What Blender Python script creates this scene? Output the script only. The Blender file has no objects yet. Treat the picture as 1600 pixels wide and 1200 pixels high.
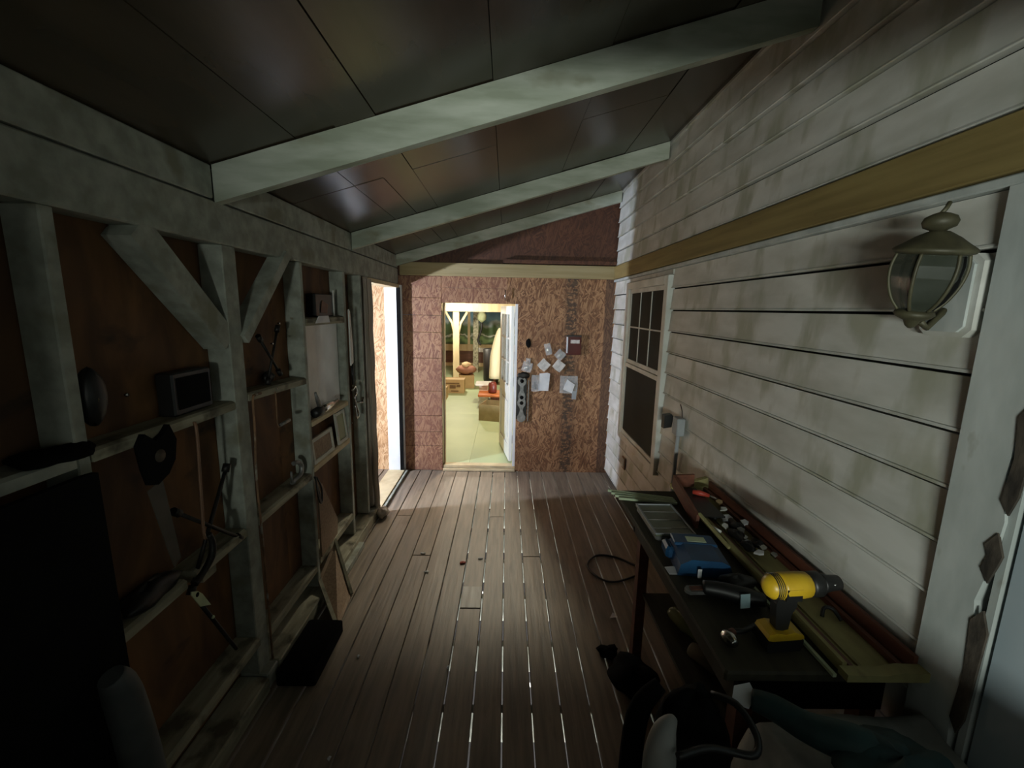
import bpy, math, random
from mathutils import Vector, Matrix
random.seed(7)
S = bpy.context.scene
COL = S.collection
# ------------------------------------------------------------ camera, world, lights
f = 678.0
R = Matrix(((1.0, -0.018, -0.015), (-0.012, 0.171, -0.985), (0.02, 0.985, 0.171)))
def _ray(px, py): return Vector((px-800, -(py-600), -f))
D = _ray(792, 482).normalized(); Zd = -_ray(720, 4500).normalized()
Zd = (Zd - D*Zd.dot(D)).normalized(); Xd = D.cross(Zd)
W = Matrix((Xd, D, Zd))                       # camera -> world
cam = bpy.data.cameras.new('camera'); co = bpy.data.objects.new('camera', cam); COL.objects.link(co)
cam.sensor_fit = 'HORIZONTAL'; cam.sensor_width = 36; cam.lens = 36*f/1600; cam.clip_start = .02
co.matrix_world = Matrix.Translation((0, 0, 1.9)) @ W.to_4x4()
S.camera = co
w = bpy.data.worlds.new('night'); S.world = w; w.use_nodes = True
w.node_tree.nodes['Background'].inputs[0].default_value = (.6, .75, 1, 1)
w.node_tree.nodes['Background'].inputs[1].default_value = .004
S.view_settings.view_transform = 'Standard'; S.view_settings.look = 'None'
S.view_settings.gamma = 1; S.view_settings.exposure = 0; S.view_settings.use_curve_mapping = False
def lamp(kind, name, loc, power, color, size=.1, size_y=None, target=None, spread=None):
    l = bpy.data.lights.new(name, kind); o = bpy.data.objects.new(name, l); COL.objects.link(o)
    o.location = loc; l.energy = power; l.color = color
    if kind == 'AREA':
        l.shape = 'RECTANGLE'; l.size = size; l.size_y = size_y or size
        if spread: l.spread = spread
    else: l.shadow_soft_size = size
    if target: o.rotation_euler = (Vector(target)-Vector(loc)).to_track_quat('-Z', 'Y').to_euler()
    return o
lamp('POINT', 'far_room_bulb', (-.18, 6.65, 3.08), 290, (1, .92, .70), .12)
lamp('POINT', 'far_room_fill', (-1.2, 10.4, 1.75), 130, (1, .93, .74), .08)  # added fill lamp, brightens the far end of the room
lamp('POINT', 'side_room_lamp', (-2.8, 3.48, 1.40), 450, (.74, .84, 1), .05)
lamp('AREA', 'opening_light', (-.45, -2.3, 1.5), 92, (.92, 1, .90), .95, .12, (.1, 2, 1.5))
lamp('AREA', 'near_fill', (.195, -.65, 1.645), 1.9, (.90, 1, .88), 1.68, .74, (.195, 2, 1.645))  # added soft fill for the near posts and canvas, set in the wall opening
lamp('AREA', 'under_deck_daylight', (3.4, 2.4, -.25), 2600, (1, 1, 1), 4.5, .3, (0, 2.4, -.72))

# ------------------------------------------------------------ materials
MATS = {}
def mat(name, c1, c2=None, sc=(8, 8, 8), rough=.7, bump=.0, bsc=None, metal=0, detail=5, dist=0, c3=None,
        tone=.0, ramp=(.35, .65), spots=None, alpha=None, trans=0, emit=None, spec=.5, coat=0):
    if name in MATS: return MATS[name]
    m = bpy.data.materials.new(name); m.use_nodes = True; nt = m.node_tree; N = nt.nodes; L = nt.links
    b = N['Principled BSDF']; b.inputs['Roughness'].default_value = rough; b.inputs['Metallic'].default_value = metal
    b.inputs['Specular IOR Level'].default_value = spec
    b.inputs['Coat Weight'].default_value = coat
    if trans: b.inputs['Transmission Weight'].default_value = trans
    if alpha is not None: b.inputs['Alpha'].default_value = alpha
    if emit: b.inputs['Emission Color'].default_value = (*emit[0], 1); b.inputs['Emission Strength'].default_value = emit[1]
    c2 = c2 or tuple(x*.75 for x in c1)
    tc = N.new('ShaderNodeTexCoord'); oi = N.new('ShaderNodeObjectInfo')
    add = N.new('ShaderNodeVectorMath'); add.operation = 'ADD'
    mul = N.new('ShaderNodeVectorMath'); mul.operation = 'SCALE'; mul.inputs[0].default_value = (13, 7, 29)
    L.new(oi.outputs['Random'], mul.inputs['Scale']); L.new(mul.outputs[0], add.inputs[1]); L.new(tc.outputs['Object'], add.inputs[0])
    mp = N.new('ShaderNodeMapping'); mp.inputs['Scale'].default_value = sc; L.new(add.outputs[0], mp.inputs[0])
    no = N.new('ShaderNodeTexNoise'); no.inputs['Scale'].default_value = 1; no.inputs['Detail'].default_value = detail
    no.inputs['Distortion'].default_value = dist; L.new(mp.outputs[0], no.inputs[0])
    cr = N.new('ShaderNodeValToRGB'); L.new(no.outputs[0], cr.inputs[0])
    e = cr.color_ramp.elements; e[0].position = ramp[0]; e[1].position = ramp[1]
    e[0].color = (*c2, 1); e[1].color = (*c1, 1)
    if c3: x = e.new((ramp[0]+ramp[1])/2); x.color = (*c3, 1)
    out = cr.outputs[0]
    if tone:
        hs = N.new('ShaderNodeMix'); hs.data_type = 'RGBA'; hs.blend_type = 'MULTIPLY'; hs.inputs[0].default_value = 1
        mr = N.new('ShaderNodeMapRange'); mr.inputs[3].default_value = 1-tone; mr.inputs[4].default_value = 1+tone
        L.new(oi.outputs['Random'], mr.inputs[0]); L.new(out, hs.inputs[6]); L.new(mr.outputs[0], hs.inputs[7]); out = hs.outputs[2]
    if spots:   # (scale, threshold, colour): stains
        n2 = N.new('ShaderNodeTexNoise'); n2.inputs['Detail'].default_value = 4
        mp2 = N.new('ShaderNodeMapping'); mp2.inputs['Scale'].default_value = spots[0]; L.new(add.outputs[0], mp2.inputs[0]); L.new(mp2.outputs[0], n2.inputs[0])
        n2.inputs['Scale'].default_value = 1
        r2 = N.new('ShaderNodeValToRGB'); r2.color_ramp.elements[0].position = spots[1]; r2.color_ramp.elements[1].position = spots[1]+.12
        L.new(n2.outputs[0], r2.inputs[0])
        mx = N.new('ShaderNodeMix'); mx.data_type = 'RGBA'; L.new(r2.outputs[0], mx.inputs[0]); L.new(out, mx.inputs[6])
        mx.inputs[7].default_value = (*spots[2], 1); out = mx.outputs[2]
    L.new(out, b.inputs['Base Color'])
    if bump:
        bp = N.new('ShaderNodeBump'); bp.inputs['Strength'].default_value = bump; bp.inputs['Distance'].default_value = .01
        L.new(no.outputs[0], bp.inputs['Height']); L.new(bp.outputs[0], b.inputs['Normal'])
    MATS[name] = m; return m

deck = mat('deck_wood', (.265, .21, .155), (.17, .135, .10), (34, 2.6, 34), .5, .3, tone=.10, detail=9, spots=((7, 2.2, 7), .60, (.14, .105, .075)))
deck_new = mat('deck_patch', (.72, .72, .70), (.36, .33, .30), (26, 1.6, 26), .6, .3)
siding = mat('white_siding', (.60, .60, .57), (.44, .44, .40), (2.5, 3.0, 9), .65, .08, tone=.04, detail=7, spots=((4, 5.5, 2.4), .52, (.36, .36, .29)))
white_trim = mat('old_white_trim', (.50, .53, .52), (.34, .37, .36), (9, 9, 3), .7, .2, detail=8, spots=((9, 9, 5), .64, (.20, .18, .13)))
door_paint = mat('grey_blue_paint', (.38, .44, .48), (.30, .36, .40), (3, 3, 2), .55, .05)
paint_wood = mat('painted_grey_wood', (.40, .42, .36), (.25, .265, .22), (14, 14, 14), .75, .3, detail=8, tone=.08, spots=((5, 5, 5), .58, (.22, .22, .16)))
paint_wood_y = mat('painted_rafter_wood', (.46, .49, .42), (.28, .31, .24), (3, 14, 14), .75, .3, detail=8, tone=.06, spots=((3, 5, 5), .60, (.25, .25, .17)))
raw_lumber = mat('yellow_lumber', (.25, .19, .07), (.18, .13, .045), (30, 1.6, 30), .65, .15, detail=6, spots=((16, 8, 16), .70, (.13, .07, .03)))
raw_lumber_x = mat('yellow_lumber_x', (.37, .30, .16), (.28, .22, .10), (1.6, 30, 30), .65, .15, detail=6, spots=((9, 16, 16), .70, (.13, .07, .03)))
shelf_wood = mat('weathered_shelf_wood', (.40, .38, .28), (.20, .19, .13), (20, 3, 20), .8, .4, detail=8, spots=((8, 6, 8), .55, (.10, .09, .06)))
pale_lumber = mat('pale_lumber', (.62, .52, .33), (.50, .40, .24), (9, 9, 2), .7, .1)
ply = mat('orange_plywood', (.20, .095, .034), (.09, .042, .018), (6, 6, 2.5), .75, .15, detail=6, dist=.8, spots=((4, 4, 7), .60, (.045, .025, .015)))
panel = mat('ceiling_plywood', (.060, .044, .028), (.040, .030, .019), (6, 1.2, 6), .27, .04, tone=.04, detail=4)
black = mat('black_plastic', (.012, .012, .012), (.008, .008, .008), rough=.45)
flat_black = mat('matt_black', (.006, .006, .006), (.004, .004, .004), rough=.95, spec=.1)
dark_steel = mat('dark_steel', (.035, .033, .03), (.018, .016, .014), (30, 30, 30), .5, metal=.6)
steel = mat('chrome_steel', (.62, .62, .60), (.42, .42, .40), (30, 30, 30), .22, metal=1)
dull_steel = mat('dull_grey_metal', (.30, .30, .29), (.18, .18, .17), (30, 30, 30), .5, metal=.6)
rust = mat('rusty_metal', (.26, .14, .07), (.12, .07, .04), (40, 40, 12), .8, .2, spots=((20, 20, 9), .55, (.35, .33, .28)))
bright_white = mat('white_paint', (.82, .84, .86), (.74, .76, .78), (5, 5, 5), .5)
white_plastic = mat('white_plastic', (.72, .72, .68), (.62, .62, .58), rough=.45)
grey_plastic = mat('grey_plastic', (.32, .34, .36), (.26, .28, .30), rough=.5)
table_wood = mat('dark_table_top', (.040, .035, .018), (.022, .019, .010), (30, 3, 30), .75, .1)
red_wood = mat('red_brown_wood', (.16, .055, .03), (.09, .03, .018), (20, 4, 20), .6, .1)
yellow_paint = mat('old_yellow_paint', (.34, .31, .13), (.22, .19, .08), (12, 5, 12), .8, .2, detail=8, spots=((9, 5, 9), .6, (.14, .11, .05)))
mint = mat('pale_mint_paint', (.50, .58, .40), (.38, .46, .30), (4, 20, 20), .7, .1)
blue = mat('blue_plastic', (.012, .065, .15), (.010, .045, .11), (14, 14, 14), .38)
yellow = mat('yellow_plastic', (.58, .37, .018), (.50, .31, .014), (20, 20, 20), .38)
canvas = mat('grey_canvas', (.34, .34, .31), (.18, .18, .165), (7, 7, 7), .95, .3, detail=7, spots=((6, 6, 6), .6, (.04, .04, .035)))
teal = mat('dark_teal_cloth', (.012, .045, .045), (.006, .022, .022), (12, 12, 12), .7, .3)
green_floor = mat('pale_green_floor', (.43, .52, .30), (.36, .44, .25), (1.2, 1.2, 1), .55, .03)
card = mat('cardboard', (.52, .38, .20), (.44, .31, .16), (4, 4, 4), .85)
card_print = mat('carton_print', (.20, .12, .06), rough=.8)
orange = mat('orange_board', (.62, .20, .06), (.5, .15, .04), (6, 6, 6), .5)
red = mat('red_plastic', (.45, .05, .03), rough=.5)
clear = mat('clear_bag', (.75, .75, .75), (.62, .62, .62), (25, 25, 25), .18, .5, alpha=.32)
paper = mat('white_paper', (.74, .75, .77), (.62, .63, .66), (12, 12, 12), .8, .1)
pale_green_paint = mat('pale_tag', (.60, .66, .42), (.5, .56, .34), (15, 15, 15), .8)
glass = mat('window_glass', (.55, .58, .56), (.5, .53, .5), rough=.03, trans=1, spec=.5)
lamp_glass = mat('lantern_glass', (.10, .11, .09), (.06, .07, .05), (8, 8, 8), .1, alpha=.35)
dark_room = mat('dark_interior', (.045, .05, .04), (.02, .024, .018), (2, 2, 3), .9)
bronze = mat('dull_bronze', (.085, .078, .042), (.05, .045, .025), (20, 20, 20), .55, metal=.2)
earth = mat('painted_dapple_ground', (.85, .83, .78), (.006, .005, .004), (5, 9, 2), .95, detail=9, ramp=(.655, .675))  # pale patches are sun dapples painted into the ground colour
brown_panel = mat('brown_panelling', (.16, .075, .05), (.10, .045, .03), (3, 3, 14), .6, .1)
drape = mat('grey_plastic_sheet', (.52, .44, .36), (.36, .30, .24), (25, 25, 2), .4, .3)
ply_scrap = mat('particle_board', (.34, .24, .16), (.25, .17, .11), (60, 60, 60), .8, .1)

def osb_mat(name, stained, cols):
    m = bpy.data.materials.new(name); m.use_nodes = True; nt = m.node_tree; N = nt.nodes; L = nt.links
    b = N['Principled BSDF']; b.inputs['Roughness'].default_value = .62
    g = N.new('ShaderNodeNewGeometry'); sep = N.new('ShaderNodeSeparateXYZ'); L.new(g.outputs['Position'], sep.inputs[0])
    nd = N.new('ShaderNodeTexNoise'); nd.inputs['Scale'].default_value = 5; nd.inputs['Detail'].default_value = 2; L.new(g.outputs['Position'], nd.inputs[0])
    vm = N.new('ShaderNodeVectorMath'); vm.operation = 'MULTIPLY_ADD'; vm.inputs[1].default_value = (.03, .03, .03); L.new(nd.outputs[1], vm.inputs[0]); L.new(g.outputs['Position'], vm.inputs[2])
    def flakes(rot, sc):
        mp = N.new('ShaderNodeMapping'); mp.vector_type = 'TEXTURE'; mp.inputs['Rotation'].default_value = (0, rot, 0); mp.inputs['Scale'].default_value = sc
        L.new(vm.outputs[0], mp.inputs[0]); v = N.new('ShaderNodeTexVoronoi'); v.inputs['Scale'].default_value = 1; L.new(mp.outputs[0], v.inputs[0])
        sp = N.new('ShaderNodeSeparateColor'); L.new(v.outputs['Color'], sp.inputs[0]); return sp.outputs[0]
    fa = flakes(.25, (.011, .5, .085)); fb = flakes(-.45, (.013, .5, .08)); fc = flakes(.9, (.012, .5, .07))
    nm = N.new('ShaderNodeTexNoise'); nm.inputs['Scale'].default_value = 9; L.new(g.outputs['Position'], nm.inputs[0])
    def sel(a, b2, th):
        gt_ = N.new('ShaderNodeMath'); gt_.operation = 'GREATER_THAN'; gt_.inputs[1].default_value = th; L.new(nm.outputs[0], gt_.inputs[0])
        mx = N.new('ShaderNodeMix'); L.new(gt_.outputs[0], mx.inputs[0]); L.new(a, mx.inputs[2]); L.new(b2, mx.inputs[3]); return mx.outputs[0]
    fl = sel(sel(fa, fb, .5), fc, .58)
    n1 = N.new('ShaderNodeTexNoise'); n1.inputs['Scale'].default_value = 60; n1.inputs['Detail'].default_value = 3; L.new(g.outputs['Position'], n1.inputs[0])
    ad = N.new('ShaderNodeMath'); ad.operation = 'MULTIPLY_ADD'; ad.inputs[1].default_value = .5; L.new(n1.outputs[0], ad.inputs[0]); L.new(fl, ad.inputs[2])
    cr = N.new('ShaderNodeValToRGB'); L.new(ad.outputs[0], cr.inputs[0]); e = cr.color_ramp.elements
    e[0].position = .25; e[0].color = (*cols[0], 1); e[1].position = 1.0; e[1].color = (*cols[2], 1)
    x = e.new(.7); x.color = (*cols[1], 1)
    out = cr.outputs[0]
    def mixin(out, mask, c, fac=1):
        mx = N.new('ShaderNodeMix'); mx.data_type = 'RGBA'; mm = N.new('ShaderNodeMath'); mm.operation = 'MULTIPLY'; mm.inputs[1].default_value = fac
        L.new(mask, mm.inputs[0]); L.new(mm.outputs[0], mx.inputs[0]); L.new(out, mx.inputs[6]); mx.inputs[7].default_value = (*c, 1); return mx.outputs[2]
    # large brown drift
    n3 = N.new('ShaderNodeTexNoise'); n3.inputs['Scale'].default_value = 1.7; L.new(g.outputs['Position'], n3.inputs[0])
    r3 = N.new('ShaderNodeValToRGB'); r3.color_ramp.elements[0].position = .45; r3.color_ramp.elements[1].position = .7; L.new(n3.outputs[0], r3.inputs[0])
    out = mixin(out, r3.outputs[0], cols[0], .45)
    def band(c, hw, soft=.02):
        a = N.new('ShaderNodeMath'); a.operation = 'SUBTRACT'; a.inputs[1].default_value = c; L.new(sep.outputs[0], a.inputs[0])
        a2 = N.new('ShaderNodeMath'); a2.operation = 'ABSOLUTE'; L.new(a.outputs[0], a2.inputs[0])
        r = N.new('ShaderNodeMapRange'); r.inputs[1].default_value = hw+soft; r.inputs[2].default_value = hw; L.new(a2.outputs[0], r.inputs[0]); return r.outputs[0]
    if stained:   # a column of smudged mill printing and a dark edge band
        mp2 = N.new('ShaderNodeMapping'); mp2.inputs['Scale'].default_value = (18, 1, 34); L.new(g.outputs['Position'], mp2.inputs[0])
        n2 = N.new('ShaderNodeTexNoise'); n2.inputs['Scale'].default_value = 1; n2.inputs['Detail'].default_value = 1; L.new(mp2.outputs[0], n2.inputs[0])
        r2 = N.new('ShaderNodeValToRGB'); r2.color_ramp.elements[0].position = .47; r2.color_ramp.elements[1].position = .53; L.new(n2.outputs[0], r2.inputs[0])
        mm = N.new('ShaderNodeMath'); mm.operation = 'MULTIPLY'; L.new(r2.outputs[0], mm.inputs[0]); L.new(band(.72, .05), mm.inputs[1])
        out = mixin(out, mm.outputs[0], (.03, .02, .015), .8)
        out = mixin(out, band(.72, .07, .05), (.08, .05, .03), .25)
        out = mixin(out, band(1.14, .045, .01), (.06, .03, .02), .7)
    L.new(out, b.inputs['Base Color'])
    bp = N.new('ShaderNodeBump'); bp.inputs['Strength'].default_value = .25; bp.inputs['Distance'].default_value = .006
    L.new(ad.outputs[0], bp.inputs['Height']); L.new(bp.outputs[0], b.inputs['Normal'])
    return m
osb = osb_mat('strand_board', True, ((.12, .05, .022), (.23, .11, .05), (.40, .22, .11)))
osb_left = osb_mat('strand_board_reddish', False, ((.17, .07, .045), (.26, .125, .068), (.38, .21, .12)))
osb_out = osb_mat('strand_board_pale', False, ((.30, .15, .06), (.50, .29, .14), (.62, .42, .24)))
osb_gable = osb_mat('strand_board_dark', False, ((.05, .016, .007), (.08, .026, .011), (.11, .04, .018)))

def landscape_mat():
    m = bpy.data.materials.new('landscape_stand_in'); m.use_nodes = True; nt = m.node_tree; N = nt.nodes; L = nt.links
    b = N['Principled BSDF']; b.inputs['Roughness'].default_value = .6
    g = N.new('ShaderNodeNewGeometry'); sep = N.new('ShaderNodeSeparateXYZ'); L.new(g.outputs['Position'], sep.inputs[0])
    no = N.new('ShaderNodeTexNoise'); no.inputs['Scale'].default_value = 2.2; no.inputs['Detail'].default_value = 6; L.new(g.outputs['Position'], no.inputs[0])
    a = N.new('ShaderNodeMath'); a.operation = 'MULTIPLY_ADD'; a.inputs[1].default_value = .7; L.new(no.outputs[0], a.inputs[0]); L.new(sep.outputs[2], a.inputs[2])
    r = N.new('ShaderNodeMapRange'); r.inputs[1].default_value = 1.1; r.inputs[2].default_value = 2.15; L.new(a.outputs[0], r.inputs[0])
    cr = N.new('ShaderNodeValToRGB'); L.new(r.outputs[0], cr.inputs[0]); cr.color_ramp.interpolation = 'EASE'
    e = cr.color_ramp.elements; e[0].position = 0; e[0].color = (.04, .09, .04, 1); e[1].position = 1; e[1].color = (.05, .12, .20, 1)
    for p, c in ((.14, (.22, .36, .16)), (.22, (.10, .17, .08)), (.27, (.6, .66, .64)), (.32, (.09, .17, .08)), (.5, (.10, .20, .09)), (.6, (.36, .46, .52)), (.75, (.10, .22, .32))):
        x = e.new(p); x.color = (*c, 1)
    L.new(cr.outputs[0], b.inputs['Base Color']); return m
landscape = landscape_mat()

# ------------------------------------------------------------ mesh helpers (world coordinates)
class M:
    def __init__(s): s.v = []; s.f = []; s.sm = []
    def add(s, vs, fs, smooth=False):
        n = len(s.v); s.v += [Vector(v) for v in vs]; s.f += [tuple(i+n for i in q) for q in fs]; s.sm += [smooth]*len(fs); return s
    def box(s, x0, x1, y0, y1, z0, z1, b=0):
        if b:
            b = min(b, (x1-x0)*.3, (y1-y0)*.3, (z1-z0)*.3)
            pts = []
            for z, i in ((z0, b), (z0+b, 0), (z1-b, 0), (z1, b)):
                for (x, y) in ((x0+i+b, y0+i), (x1-i-b, y0+i), (x1-i, y0+i+b), (x1-i, y1-i-b), (x1-i-b, y1-i), (x0+i+b, y1-i), (x0+i, y1-i-b), (x0+i, y0+i+b)):
                    pts.append((x, y, z))
            fs = [tuple(range(7, -1, -1)), tuple(range(24, 32))]
            for l in range(3):
                for k in range(8): fs.append((l*8+k, l*8+(k+1) % 8, l*8+8+(k+1) % 8, l*8+8+k))
            return s.add(pts, fs)
        return s.add([(x, y, z) for z in (z0, z1) for y in (y0, y1) for x in (x0, x1)],
                     [(0, 2, 3, 1), (4, 5, 7, 6), (0, 1, 5, 4), (2, 6, 7, 3), (0, 4, 6, 2), (1, 3, 7, 5)])
    def bar(s, a, b, w, h, up=(0, 0, 1)):     # rectangular bar from a to b
        a = Vector(a); b = Vector(b); d = (b-a).normalized(); u = Vector(up); sd = d.cross(u).normalized(); u = sd.cross(d)
        vs = [p + sd*i*w/2 + u*j*h/2 for p in (a, b) for i, j in ((-1, -1), (1, -1), (1, 1), (-1, 1))]
        return s.add(vs, [(0, 1, 2, 3), (7, 6, 5, 4), (0, 4, 5, 1), (1, 5, 6, 2), (2, 6, 7, 3), (3, 7, 4, 0)])
    def tube(s, pts, r, n=8):
        P = [Vector(p) for p in pts]; rs = list(r) if isinstance(r, (list, tuple)) else [r]*len(P)
        if len(P) >= 4:      # round the path off
            Q = []; q = []
            for i in range(len(P)-1):
                a, b, c, d = P[max(i-1, 0)], P[i], P[i+1], P[min(i+2, len(P)-1)]
                for k in range(4):
                    t = k/4; Q.append(.5*((2*b)+(c-a)*t+(2*a-5*b+4*c-d)*t*t+(3*b-a-3*c+d)*t**3)); q.append(rs[i]*(1-t)+rs[i+1]*t)
            P = Q+[P[-1]]; rs = q+[rs[-1]]
        vs = []; fs = []; prev = None
        for i, p in enumerate(P):
            d = (P[min(i+1, len(P)-1)] - P[max(i-1, 0)]).normalized()
            if prev is None: u = d.cross(Vector((0, 0, 1)) if abs(d.z) < .9 else Vector((1, 0, 0))).normalized()
            else: u = (prev - d*prev.dot(d)).normalized()
            prev = u; q = d.cross(u)
            for k in range(n):
                t = 2*math.pi*k/n; vs.append(p + (u*math.cos(t)+q*math.sin(t))*rs[i])
        for i in range(len(P)-1):
            for k in range(n): fs.append((i*n+k, i*n+(k+1) % n, (i+1)*n+(k+1) % n, (i+1)*n+k))
        s.add(vs, fs, True); m = len(s.v)-len(vs)
        s.f += [tuple(m+k for k in range(n-1, -1, -1)), tuple(m+(len(P)-1)*n+k for k in range(n))]; s.sm += [False]*2
        return s
    def lathe(s, c, prof, n=20, axis=(0, 0, 1)):
        c = Vector(c); a = Vector(axis).normalized(); return s.tube2([c+a*h for r, h in prof], [max(r, 1e-4) for r, h in prof], a, n)
    def tube2(s, P, rs, a, n):
        u = a.cross(Vector((0, 0, 1)) if abs(a.z) < .9 else Vector((1, 0, 0))).normalized(); q = a.cross(u); vs = []; fs = []
        for p, r in zip(P, rs):
            for k in range(n):
                t = 2*math.pi*k/n; vs.append(p+(u*math.cos(t)+q*math.sin(t))*r)
        for i in range(len(P)-1):
            for k in range(n): fs.append((i*n+k, i*n+(k+1) % n, (i+1)*n+(k+1) % n, (i+1)*n+k))
        fs += [tuple(range(n-1, -1, -1)), tuple((len(P)-1)*n+k for k in range(n))]
        return s.add(vs, fs, True)
    def prism(s, poly, o, u, v, t):         # polygon (a,b) in plane o+a*u+b*v, thickness vector t
        o = Vector(o); u = Vector(u); v = Vector(v); t = Vector(t); n = len(poly)
        vs = [o+u*a+v*b for a, b in poly] + [o+u*a+v*b+t for a, b in poly]
        return s.add(vs, [tuple(range(n-1, -1, -1)), tuple(range(n, 2*n))] + [(i, (i+1) % n, n+(i+1) % n, n+i) for i in range(n)])
    def rot(s, pivot, ang, axis='Z'):
        r = Matrix.Rotation(ang, 3, axis); p = Vector(pivot); s.v = [r@(v-p)+p for v in s.v]; return s
    def blob(s, c, r, n=10, jit=.12, seed=1):
        rnd = random.Random(seed); vs = []; fs = []; m = n*2
        for i in range(n+1):
            th = math.pi*i/n
            for k in range(m):
                ph = 2*math.pi*k/m; j = 1+jit*math.sin(3*ph+seed)*math.sin(2*th+seed*2)+jit*rnd.uniform(-.4, .4)*(0 < i < n)
                vs.append((c[0]+r[0]*j*math.sin(th)*math.cos(ph), c[1]+r[1]*j*math.sin(th)*math.sin(ph), c[2]+r[2]*j*math.cos(th)))
        for i in range(n):
            for k in range(m): fs.append((i*m+k, (i+1)*m+k, (i+1)*m+(k+1) % m, i*m+(k+1) % m))
        return s.add(vs, fs, True)
    def build(s, name, m, parent=None, **kw):
        xs = [v.x for v in s.v]; ys = [v.y for v in s.v]; zs = [v.z for v in s.v]
        if parent is None: org = Vector(((min(xs)+max(xs))/2, (min(ys)+max(ys))/2, min(zs)))
        else: org = wloc(parent)
        me = bpy.data.meshes.new(name); me.from_pydata([v-org for v in s.v], [], s.f); me.materials.append(m)
        me.polygons.foreach_set('use_smooth', s.sm); me.validate(); me.update()
        o = bpy.data.objects.new(name, me); COL.objects.link(o)
        if parent: o.parent = parent
        else: o.location = org
        for k, val in kw.items(): o[k] = val
        return o
def wloc(o):
    l = Vector(o.location)
    while o.parent: o = o.parent; l += Vector(o.location)
    return l
def thing(name, label, cat, loc, group=None):
    o = bpy.data.objects.new(name, None); COL.objects.link(o); o.location = loc; o.empty_display_size = .05
    o['label'] = label; o['category'] = cat
    if group: o['group'] = group
    return o
def struct(name, m=None, mt=None):
    if m is None:
        o = bpy.data.objects.new(name, None); COL.objects.link(o); o.empty_display_size = .1
    else: o = m.build(name, mt)
    o['kind'] = 'structure'; return o
def one(name, m, mt, label, cat, group=None):
    o = m.build(name, mt); o['label'] = label; o['category'] = cat
    if group: o['group'] = group
    return o
B = lambda *a, **k: M().box(*a, **k)
rnd = random.Random(11)

# ------------------------------------------------------------ ground and floor
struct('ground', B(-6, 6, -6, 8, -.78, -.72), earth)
floor = struct('floor', None)
x = -1.413; edges = []
while x < 1.27: edges.append(x); x += .1425
joints = {9: [3.75], 11: [3.1], 5: [3.1], 8: [2.5], 3: [3.75], 4: [1.4], 7: [1.0], 12: [1.3], 14: [2.1]}
for i, x in enumerate(edges):
    ga = rnd.choice((.004, .0055, .007, .008, .009)); cuts = [-.62] + sorted(joints.get(i, [])) + [4.93]
    for a, b_ in zip(cuts[:-1], cuts[1:]):
        dz = rnd.uniform(-.003, 0)
        B(x+ga/2, x+.1425-ga/2, a+.0015, b_-.0015, -.032, dz, b=.003).build('floor_board', deck, floor)
for k in range(13):
    y = -.3+k*.42
    B(-1.5, 1.3, y, y+.045, -.2, -.033).build('floor_joist', paint_wood, floor)
for i in range(11):                           # boards of the side room
    B(-3.6, -1.42, 2.6+i*.21, 2.6+i*.21+.205, -.032, 0).build('floor_board', deck, floor)
B(-.267, -.137, 2.505, 2.72, .0004, .0016).build('floor_patch', deck_new, floor, label='pale grey patch on one board')

# ------------------------------------------------------------ left wall: studs, plates, braces, shelves
wl = struct('wall_left', None)
for y0, y1 in ((-.62, 1.2), (1.2, 2.42), (2.42, 3.64), (3.64, 3.8)):
    B(-1.305, -1.291, y0+.001, y1-.001, -.03, 2.45).build('plywood_panel', ply, wl)
B(-1.305, -1.291, 3.8, 4.89, 2.13, 2.45).build('plywood_panel', ply, wl)
B(-1.29, -1.19, -.62, 4.86, 2.14, 2.305, b=.006).build('beam', paint_wood, wl, label='lower painted beam of the wall plate')
B(-1.29, -1.192, -.62, 1.868, 2.312, 2.44, b=.004).build('beam', paint_wood, wl)
B(-1.29, -1.192, 1.915, 3.445, 2.312, 2.44, b=.004).build('beam', paint_wood, wl)
B(-1.29, -1.192, 3.495, 4.86, 2.312, 2.44, b=.004).build('beam', paint_wood, wl)
for y0, y1 in ((.2, .24), (1.17, 1.21), (1.885, 1.98), (2.57, 2.605), (3.23, 3.275), (3.60, 3.64)):
    B(-1.29, -1.19, y0, y1, .09, 2.139, b=.004).build('stud', paint_wood, wl)
B(-1.29, -1.19, 3.73, 3.80, .09, 2.139, b=.004).build('door_stud', drape, wl)
M().bar((-1.24, 1.48, 2.14), (-1.24, 1.895, 1.74), .10, .095, (1, 0, 0)).build('brace', paint_wood, wl)
M().bar((-1.215, 2.42, 2.16), (-1.215, 1.98, 1.74), .05, .085, (1, 0, 0)).build('brace', paint_wood, wl)
def shelf(y0, y1, z, t=.038, x1=-1.188, m=shelf_wood, dz=0):
    return M().prism([(-1.29, 0), (x1, 0), (x1, t*.8), (x1-.012, t), (-1.29, t)], (0, y0, z-t), (1, 0, 0), (0, 0, 1), (0, y1-y0, dz)).build('shelf_board', m, wl)
shelf(-.6, 1.165, 1.475, m=paint_wood)
shelf(1.215, 1.88, 1.475); shelf(1.985, 2.565, 1.49, dz=-.02)
shelf(1.215, 1.50, .87); shelf(1.55, 1.88, .87); shelf(1.985, 2.565, .87)
shelf(1.215, 1.88, .30, x1=-1.17); shelf(1.985, 2.565, .245)
B(-1.29, -1.188, 1.58, 1.66, .80, .831).build('shelf_bracket', shelf_wood, wl)
shelf(2.61, 3.225, 1.82, .03); shelf(2.61, 3.225, 1.795, .022)
shelf(2.61, 3.225, 1.19, .035, m=pale_lumber); shelf(2.61, 3.225, .90, .04, m=pale_lumber); shelf(2.61, 3.225, .28, .05)
for y0, y1 in ((-.6, 1.17), (1.215, 1.88), (1.985, 3.80)):
    B(-1.29, -1.14, y0, y1, .003, .085, b=.006).build('sill_plate', shelf_wood, wl)
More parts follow.
